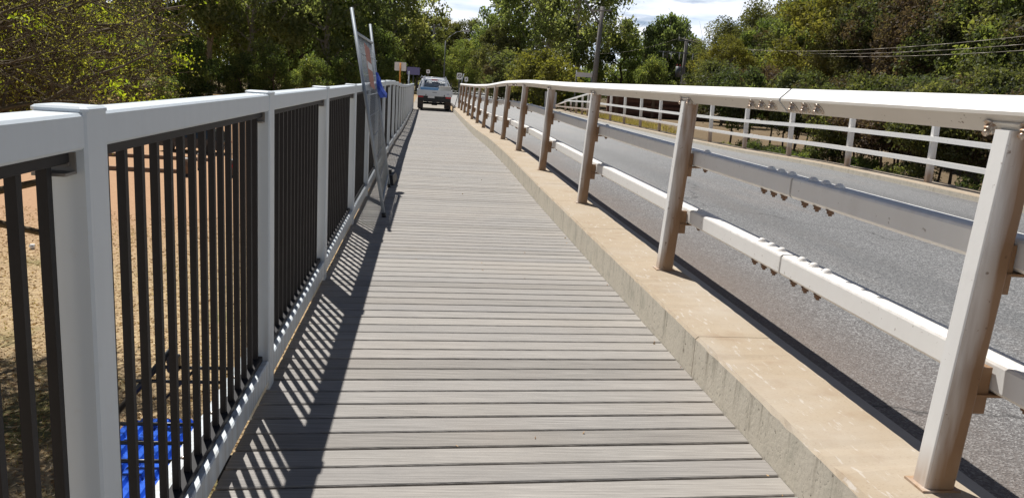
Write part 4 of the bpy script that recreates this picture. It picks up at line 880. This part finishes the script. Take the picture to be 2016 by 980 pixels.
# left background: tall dark gums, across the river flat
G1 = 'tall gums behind the left railing'
for k, (ra, y, v, s, lab) in enumerate([
    (-0.565, 62, 1, 1.0, 'dark gum at the far left behind the bare twiggy tree'),
    (-0.475, 74, 0, 1.0, 'dark gum behind the lime tufts of the twiggy tree'),
    (-0.385, 80, 2, 1.05, 'broad dark gum right of the twiggy tree trunk'),
    (-0.318, 92, 1, 1.15, 'tall gum just right of the bare twiggy tree'),
    (-0.262, 100, 0, 1.2, 'tall gum above the red dirt patch'),
    (-0.212, 96, 2, 1.15, 'gum with visible pale trunk above the second railing post'),
    (-0.165, 104, 1, 1.25, 'tall gum above the third railing post'),
    (-0.120, 98, 0, 1.15, 'dark gum left of the leaning fence panel'),
    (-0.078, 108, 2, 1.25, 'tall gum right behind the leaning fence panel'),
    (-0.042, 112, 0, 1.1, 'gum above the orange sign post'),
    (-0.43, 112, 2, 1.3, 'distant gum filling the gap behind the twiggy tree'),
    (-0.23, 128, 1, 1.4, 'distant gum filling the gap above the red dirt'),
    (-0.14, 132, 2, 1.4, 'distant gum left of the leaning fence panel')]):
    plant('gum_tree', GUM[v], ra * y, y, lab, 'tree', s, None, G1)
G2 = 'understorey trees along the left bank'
for k, (ra, y, v, s, lab) in enumerate([
    (-0.50, 52, 0, 0.62, 'low green tree at the far left bank'), (-0.345, 66, 1, 0.66, 'low green tree at the right tip of the twiggy tree'),
    (-0.285, 84, 0, 0.62, 'low green tree left of the red dirt patch'), (-0.225, 88, 1, 0.50, 'small bright green tree on the red dirt'),
    (-0.185, 86, 0, 0.55, 'small rounded green tree above the second post cap'), (-0.135, 84, 1, 0.52, 'small green tree above the third post cap'),
    (-0.098, 86, 0, 0.5, 'small bright green tree left of the fence panel'), (-0.06, 92, 1, 0.7, 'green tree between fence panel and orange post')]):
    plant('bank_tree', DENSE[v], ra * y, y, lab, 'tree', s, None, G2)
for k, (ra, y, v, s, lab) in enumerate([
    (-0.60, 72, 1, .8, 'dark green tree behind the far left gum'), (-0.545, 88, 0, .85, 'green tree low between the two leftmost gums'), (-0.45, 66, 1, .7, 'leafy tree low behind the twiggy branches'),
    (-0.41, 94, 0, .85, 'green tree behind the middle of the twiggy tree'), (-0.36, 104, 1, .9, 'green tree behind the broad dark gum'), (-0.305, 112, 0, .9, 'green tree in the gap right of the twiggy tree'),
    (-0.25, 110, 1, .85, 'green tree closing the gap over the red dirt'), (-0.195, 116, 0, .9, 'green tree behind the pale trunked gum'), (-0.15, 118, 1, .9, 'green tree behind the third post'),
    (-0.105, 114, 0, .9, 'green tree low behind the fence panel'), (-0.065, 122, 1, 1.0, 'far green tree right of the fence panel'), (-0.025, 126, 0, .9, 'far green tree behind the violet sign board')]):
    plant('bank_tree', DENSE[v], ra * y, y, lab, 'tree', s, None, G2)
# centre: trees beyond the road
G3 = 'trees beyond the end of the road'
for k, (ra, y, var, s, lab) in enumerate([
    (-0.012, 118, OLIVE[0], 0.92, 'olive tree directly above the ute'), (0.018, 124, OLIVE[1], 0.98, 'olive tree above the right of the ute'),
    (0.048, 120, OLIVE[0], 0.90, 'olive tree below the small patch of sky'), (0.075, 112, DENSE[0], 0.90, 'green tree right of the small patch of sky'),
    (-0.03, 150, GUM[1], 0.78, 'distant gum over the street light'), (0.03, 160, OLIVE[1], 1.15, 'distant olive tree under the left sky gap'),
    (0.01, 100, DENSE[1], 0.55, 'low dark tree behind the ute'), (0.045, 98, DENSE[0], 0.55, 'low dark tree behind the traffic signs'), (0.085, 92, OLIVE[0], 0.72, 'olive tree left of the tall central gum')]):
    plant('far_tree', var, ra * y, y, lab, 'tree', s, None, G3)
plant('gum_tree', GUM[0], 0.150 * 92, 92, 'tallest central gum with pale forked limbs left of the power pole', 'tree', 1.05, 0.6)
plant('gum_tree', GUM[2], 0.188 * 84, 84, 'dark drooping gum behind the power pole crossarm', 'tree', 0.95, 2.0)
plant('gum_tree', GUM[1], 0.118 * 100, 100, 'gum on the left of the tallest central gum', 'tree', 0.9, 1.0)
plant('bush', SHRUB[0], 0.150 * 66, 66, 'rounded yellow green bush left of the blank board', 'bush', 1.45, 0.3); plant('bush', SHRUB[1], 0.180 * 68, 68, 'smaller green bush behind the blank board', 'bush', 1.15, 1.3)
plant('bush', SHRUB[2], 0.115 * 74, 74, 'dull green bush left of the rounded yellow green bush', 'bush', 1.5, 2.3)
plant('bank_tree', DENSE[1], 0.245 * 88, 88, 'bright green tree just right of the power pole', 'tree', 0.78, 2.2)
plant('bank_tree', DENSE[0], 0.268 * 96, 96, 'green tree under the gap of sky', 'tree', 0.68, 4.0)
plant('weeping_tree', WEEP[0], 0.305 * 80, 80.5, 'weeping gum standing against the sky left of the transformer pole', 'tree', 0.98, 0.5)
plant('weeping_tree', WEEP[0], 0.335 * 86, 86, 'shorter weeping gum behind the transformer pole', 'tree', 0.80, 2.5)
plant('bank_tree', DENSE[1], 0.29 * 72, 72, 'low green tree at the foot of the weeping gum', 'tree', 0.45, 1.1)
# right: rounded pines then close dense foliage
for ra, y, v, s, lab in [(0.392, 62, 0, 0.86, 'olive pine just right of the transformer pole'), (0.425, 64, 0, 1.02, 'rounded dark pine against the sky'), (0.465, 66, 0, 1.15, 'tallest dark pine at the right of the sky'),
                         (0.385, 54, 1, 0.60, 'low olive pine under the power lines'), (0.525, 48, 1, 0.98, 'yellow olive pine with rounded clumps'), (0.56, 56, 1, 1.1, 'yellow olive pine behind its rounded twin')]:
    plant('pine_tree', PINE[v], ra * y, y, lab, 'tree', s, None, 'rounded pines on the right')
G5 = 'dense roadside trees on the right'
near = [(0.44, 42, 3, .72), (0.48, 38, 0, .80), (0.50, 46, 3, 1.0), (0.565, 36, 1, .85), (0.60, 42, 0, 1.0), (0.625, 33, 0, .92), (0.655, 38, 2, .98), (0.685, 31, 2, .90), (0.71, 36, 0, 1.0), (0.735, 28, 0, .92),
        (0.775, 32, 1, 1.0), (0.80, 25, 3, .92), (0.84, 29, 0, 1.0), (0.90, 24, 1, .9), (0.68, 46, 1, 1.1), (0.78, 40, 3, 1.1), (0.545, 58, 3, 1.1), (0.63, 54, 1, 1.2), (0.40, 47, 2, .62), (0.43, 52, 1, .75), (0.92, 30, 2, 1.0), (0.86, 37, 0, 1.1)]
order = ['first', 'second', 'third', 'fourth', 'fifth', 'sixth', 'seventh', 'eighth', 'ninth', 'tenth', 'eleventh', 'twelfth', 'thirteenth', 'fourteenth', 'fifteenth', 'sixteenth', 'seventeenth', 'eighteenth', 'nineteenth', 'twentieth', 'twenty-first', 'twenty-second']
look = ['green and brown mottled', 'olive', 'dry brown', 'fresh green']
rank = {i: k for k, i in enumerate(sorted(range(len(near)), key=lambda i: near[i][0]))}
for i, (ra, y, v, s) in enumerate(near):
    y2 = max(y, 26.2 / ra); s = s * (1 + 0.75 * (y2 / y - 1)); y = y2
    plant('roadside_tree', NEAR[v], ra * y, y, '%s dense tree, %s from the left along the far railing' % (look[v], order[rank[i]]), 'tree', s, None, G5)
lows = [(0.405, 33, 1, .36), (0.44, 31, 2, .42), (0.475, 29, 1, .40), (0.66, 24.5, 2, .42), (0.78, 21, 2, .40), (0.53, 30, 2, .45), (0.87, 19, 2, .38), (0.595, 27, 1, .40)]
lrank = {i: k for k, i in enumerate(sorted(range(len(lows)), key=lambda i: lows[i][0]))}
for i, (ra, y, v, s) in enumerate(lows):
    plant('shrub', SHRUB[v], ra * y, y, 'low leafy shrub behind the far railing, %s from the left' % order[lrank[i]], 'shrub', s, None, 'shrubs behind the far railing')
UNDER = [tree_variant(800 + i, 5.2, 2.1, 2.2, 60, 15000, 0.16, 0.62, 0.25, m, 'bark', 0.8, 1.0, 0.0, 0.075, 0.25) for i, m in enumerate(('leaf_mixed', 'leaf_olive', 'leaf_brown'))]
under = [(0.372, 38, 1, .9), (0.40, 35, 0, 1.0), (0.425, 38.5, 2, 1.0), (0.455, 36.5, 1, .9), (0.49, 33, 0, .95), (0.52, 35, 2, 1.0), (0.555, 29.5, 0, .95), (0.585, 32, 1, 1.05), (0.615, 26.5, 2, .92), (0.64, 30, 0, 1.0), (0.665, 26, 0, .95), (0.69, 23.5, 1, .9), (0.72, 27.5, 2, 1.0),
         (0.745, 23, 0, .92), (0.775, 25.5, 1, 1.0), (0.81, 21.5, 2, .9), (0.84, 24.5, 0, 1.0), (0.89, 20.5, 0, .9), (0.93, 23, 1, 1.0)]
for i, (ra, y, v, s) in enumerate(under):
    plant('understorey_tree', UNDER[v], ra * y, y, 'small %s tree with bare trunk, %s from left behind far railing' % (('mottled', 'olive', 'dry brown')[v], order[i]), 'tree', s * 0.84, None, 'small trees behind the far railing', s * random.uniform(0.68, 0.98))
# bare stems under the roadside trees
for i in range(22):
    ra = 0.47 + 0.018 * i + random.uniform(-.005, .005); y = random.uniform(21, 27) * 0.68 / ra + 3; x = max(12.6, ra * y); y = x / ra
    z = tz(x, y); b = MB(); px, py, pz = 0, 0, -0.1; pts = [(0, 0, -0.1)]
    for k in range(4): px += random.uniform(-.16, .16); py += random.uniform(-.1, .1); pts.append((px, py, 0.75 * (k + 1)))
    for k in range(4): b.cyl(pts[k], pts[k + 1], 0.05 * (1 - .15 * k), 0.05 * (1 - .15 * (k + 1)), 6)
    b.cyl(pts[2], (pts[2][0] + random.uniform(-.7, .7), pts[2][1], pts[2][2] + 1.0), 0.022, 0.01, 5)
    tag(b.build('sapling_stem', 'bark', None, (x, y, z)), 'thin bare sapling behind the far railing, %s from the left' % order[i], 'sapling', 'sapling stems behind the far railing')

# foreground twiggy tree at left: bare branches with lime tufts
def twiggy_tree(name, label, base, seed, first, spread, levels, leaf_n, bud_n, reach, zmin):
    rng = np.random.default_rng(seed); segs = []; tips = []; mids = []
    def grow(p, d, L, r, lev):
        n = 4 if lev < 3 else 2; q = p.copy(); pts = [p]
        for k in range(n):
            d = d + rng.normal(0, 0.20, 3) + np.array([0, 0, 0.05 if lev > 0 else 0.02]); d /= np.linalg.norm(d)
            q2 = q + d * L / n
            if lev > 0 and (math.hypot(q2[0], q2[1]) > reach * rng.uniform(.86, 1.06) or q2[2] < zmin + rng.exponential(0.2) + max(0, 0.16 * (3.5 - math.hypot(q2[0], q2[1])))): return
            segs.append((q, q2, r * (1 - .5 * k / n), r * (1 - .5 * (k + 1) / n))); q = q2; pts.append(q)
        if lev >= levels: tips.append(q); mids.append((pts[0] + pts[1]) / 2); return
        for c in range(first[lev]):
            t = rng.uniform(0.25, 1.0); k = min(n - 1, int(t * n)); s = pts[k] + (pts[k + 1] - pts[k]) * (t * n - k)
            nd = d + rng.normal(0, spread, 3); nd[2] = nd[2] * 0.75 + 0.02; nd /= np.linalg.norm(nd)
            grow(s, nd, L * rng.uniform(0.5, 0.74), max(0.006, r * 0.48), lev + 1)
    b = np.array([0, 0, 0.0]); fork = b + np.array([0.15, 0, 2.7]); segs.append((b - [0, 0, .3], fork, 0.24, 0.2))
    for k in range(16):
        a = -2.2 + 4.4 * k / 15 + rng.normal(0, .12); el = rng.uniform(0.30, 0.95)
        d = np.array([math.cos(a) * math.cos(el), math.sin(a) * math.cos(el), math.sin(el)])
        grow(fork, d, rng.uniform(3.6, 4.6), 0.10, 0)
    V, F = tube_arrays(segs, 4); root = empty(name, base); tag(root, label, 'tree')
    me = raw_mesh('branches', V, F); link('branches', me, 'twig', root)
    tips = np.array(tips); mids = np.array(mids)
    # lime tufts gather on a few neighbouring shoots
    seeds = tips[rng.choice(len(tips), leaf_n)]; P = np.repeat(seeds, 60, 0) + rng.normal(0, 0.13, (leaf_n * 60, 3)) * [1.25, 1.25, .6]; n = len(P)
    V, F = leaf_arrays(P, rng.uniform(.05, .10, n), rng.uniform(.025, .045, n), rng.normal(size=(n, 3)), rng)
    link('leaf_tufts', raw_mesh('leaf_tufts', V, F, np.repeat(rng.random(n), 4)), 'leaf_lime', root)
    P = np.concatenate([np.repeat(tips, bud_n, 0), np.repeat(mids, bud_n, 0)]); P = P + rng.normal(0, 0.06, P.shape); n = len(P)
    V, F = leaf_arrays(P, rng.uniform(.03, .075, n), rng.uniform(.012, .026, n), rng.normal(size=(n, 3)), rng)
    link('buds', raw_mesh('buds', V, F, np.repeat(rng.random(n), 4)), 'bud', root)
twiggy_tree('twiggy_tree', 'sprawling bare twiggy tree with lime leaf tufts beyond the left railing', (-9.8, 15.0, -4.6), 21, (8, 7, 6, 4, 0), 0.62, 4, 150, 4, 6.1, 4.25)

# a far wood closing the view at the horizon (reads as one mass)
def far_wood():
    rng = np.random.default_rng(9); n = 26000; x = rng.uniform(-170, 170, n); y = 185 + rng.uniform(0, 22, n) + 0.0006 * x * x; top = 9.5 + 1.8 * np.sin(x * .11) + 1.4 * np.sin(x * .29 + 1) + rng.normal(0, .8, n)
    P = np.stack([x, y, -2.5 + rng.uniform(0, 1, n) ** 0.8 * (top + 1.0)], 1); V, F = leaf_arrays(P, rng.uniform(.9, 1.9, n), rng.uniform(.5, 1.0, n), rng.normal(size=(n, 3)), rng)
    tag(link('far_wood', raw_mesh('far_wood', V, F, np.repeat(np.clip(rng.normal(.45, .25, n), 0, 1), 4)), 'leaf_gum'), 'far wood closing the horizon behind all the trees', 'wood', None, 'stuff')
far_wood()

# fallen leaves and dry grass on the low ground (uncountable)
def scatter():
    rng = np.random.default_rng(77); n = 46000
    y = 5 + 28 * rng.uniform(0, 1, n) ** 1.35 ; x = -1.0 - rng.uniform(0, 1, n) * (2.5 + y * 0.55); z = terrain(x, y) + 0.012
    P = np.stack([x, y, z], 1); ax = rng.normal(size=(n, 3)); ax[:, 2] *= 0.25
    V, F = leaf_arrays(P, rng.uniform(.05, .15, n), rng.uniform(.015, .035, n), ax, rng)
    tag(link('leaf_litter', raw_mesh('leaf_litter', V, F, np.repeat(rng.random(n), 4)), 'litter'), 'fallen leaves strewn over the sandy ground below the railing', 'leaf litter', None, 'stuff')
    n = 9000; cx = rng.uniform(0, 1, 60); y = rng.uniform(8, 30, n); x = -1.2 - rng.uniform(0, 1, n) * (2.0 + y * 0.55)
    keep = (np.sin(x * 0.9 + 1.3) * np.sin(y * 0.7 + x * .2) > 0.25); x, y = x[keep], y[keep]; n = len(x)
    P = np.stack([x, y, terrain(x, y) + 0.04], 1); ax = rng.normal(0, .5, (n, 3)); ax[:, 2] = 1
    V, F = leaf_arrays(P, rng.uniform(.08, .2, n), rng.uniform(.008, .016, n), ax, rng)
    tag(link('grass', raw_mesh('grass', V, F, np.repeat(rng.random(n), 4)), 'grass'), 'sparse dry grass tufts on the low ground left of the bridge', 'grass', None, 'stuff')
    n = 5000; x = rng.uniform(10.6, 13.5, n); y = rng.uniform(32, 58, n); P = np.stack([x, y, terrain(x, y) + 0.12], 1); ax = rng.normal(0, .35, (n, 3)); ax[:, 2] = 1
    V, F = leaf_arrays(P, rng.uniform(.2, .5, n), rng.uniform(.015, .03, n), ax, rng)
    tag(link('grass', raw_mesh('grass', V, F, np.repeat(rng.random(n), 4)), 'grass'), 'dry verge grass behind the far railing', 'grass', None, 'stuff')
scatter()
def debris():
    rng = np.random.default_rng(41); n = 90; y = 1.6 + rng.uniform(0, 1, n) ** 1.6 * 26; x = np.where(rng.random(n) < .55, rng.uniform(-.6, 1.45, n), 1.49 - rng.exponential(.06, n)); z = np.array([zp(v) for v in y]) + 0.004
    ax = rng.normal(size=(n, 3)); ax[:, 2] *= .15; V, F = leaf_arrays(np.stack([x, y, z], 1), rng.uniform(.010, .028, n), rng.uniform(.005, .012, n), ax, rng)
    tag(link('leaf_debris', raw_mesh('leaf_debris', V, F, np.repeat(rng.random(n) * .5, 4)), 'litter'), 'tiny dry leaf bits scattered on the boardwalk planks', 'debris', None, 'stuff')
debris()
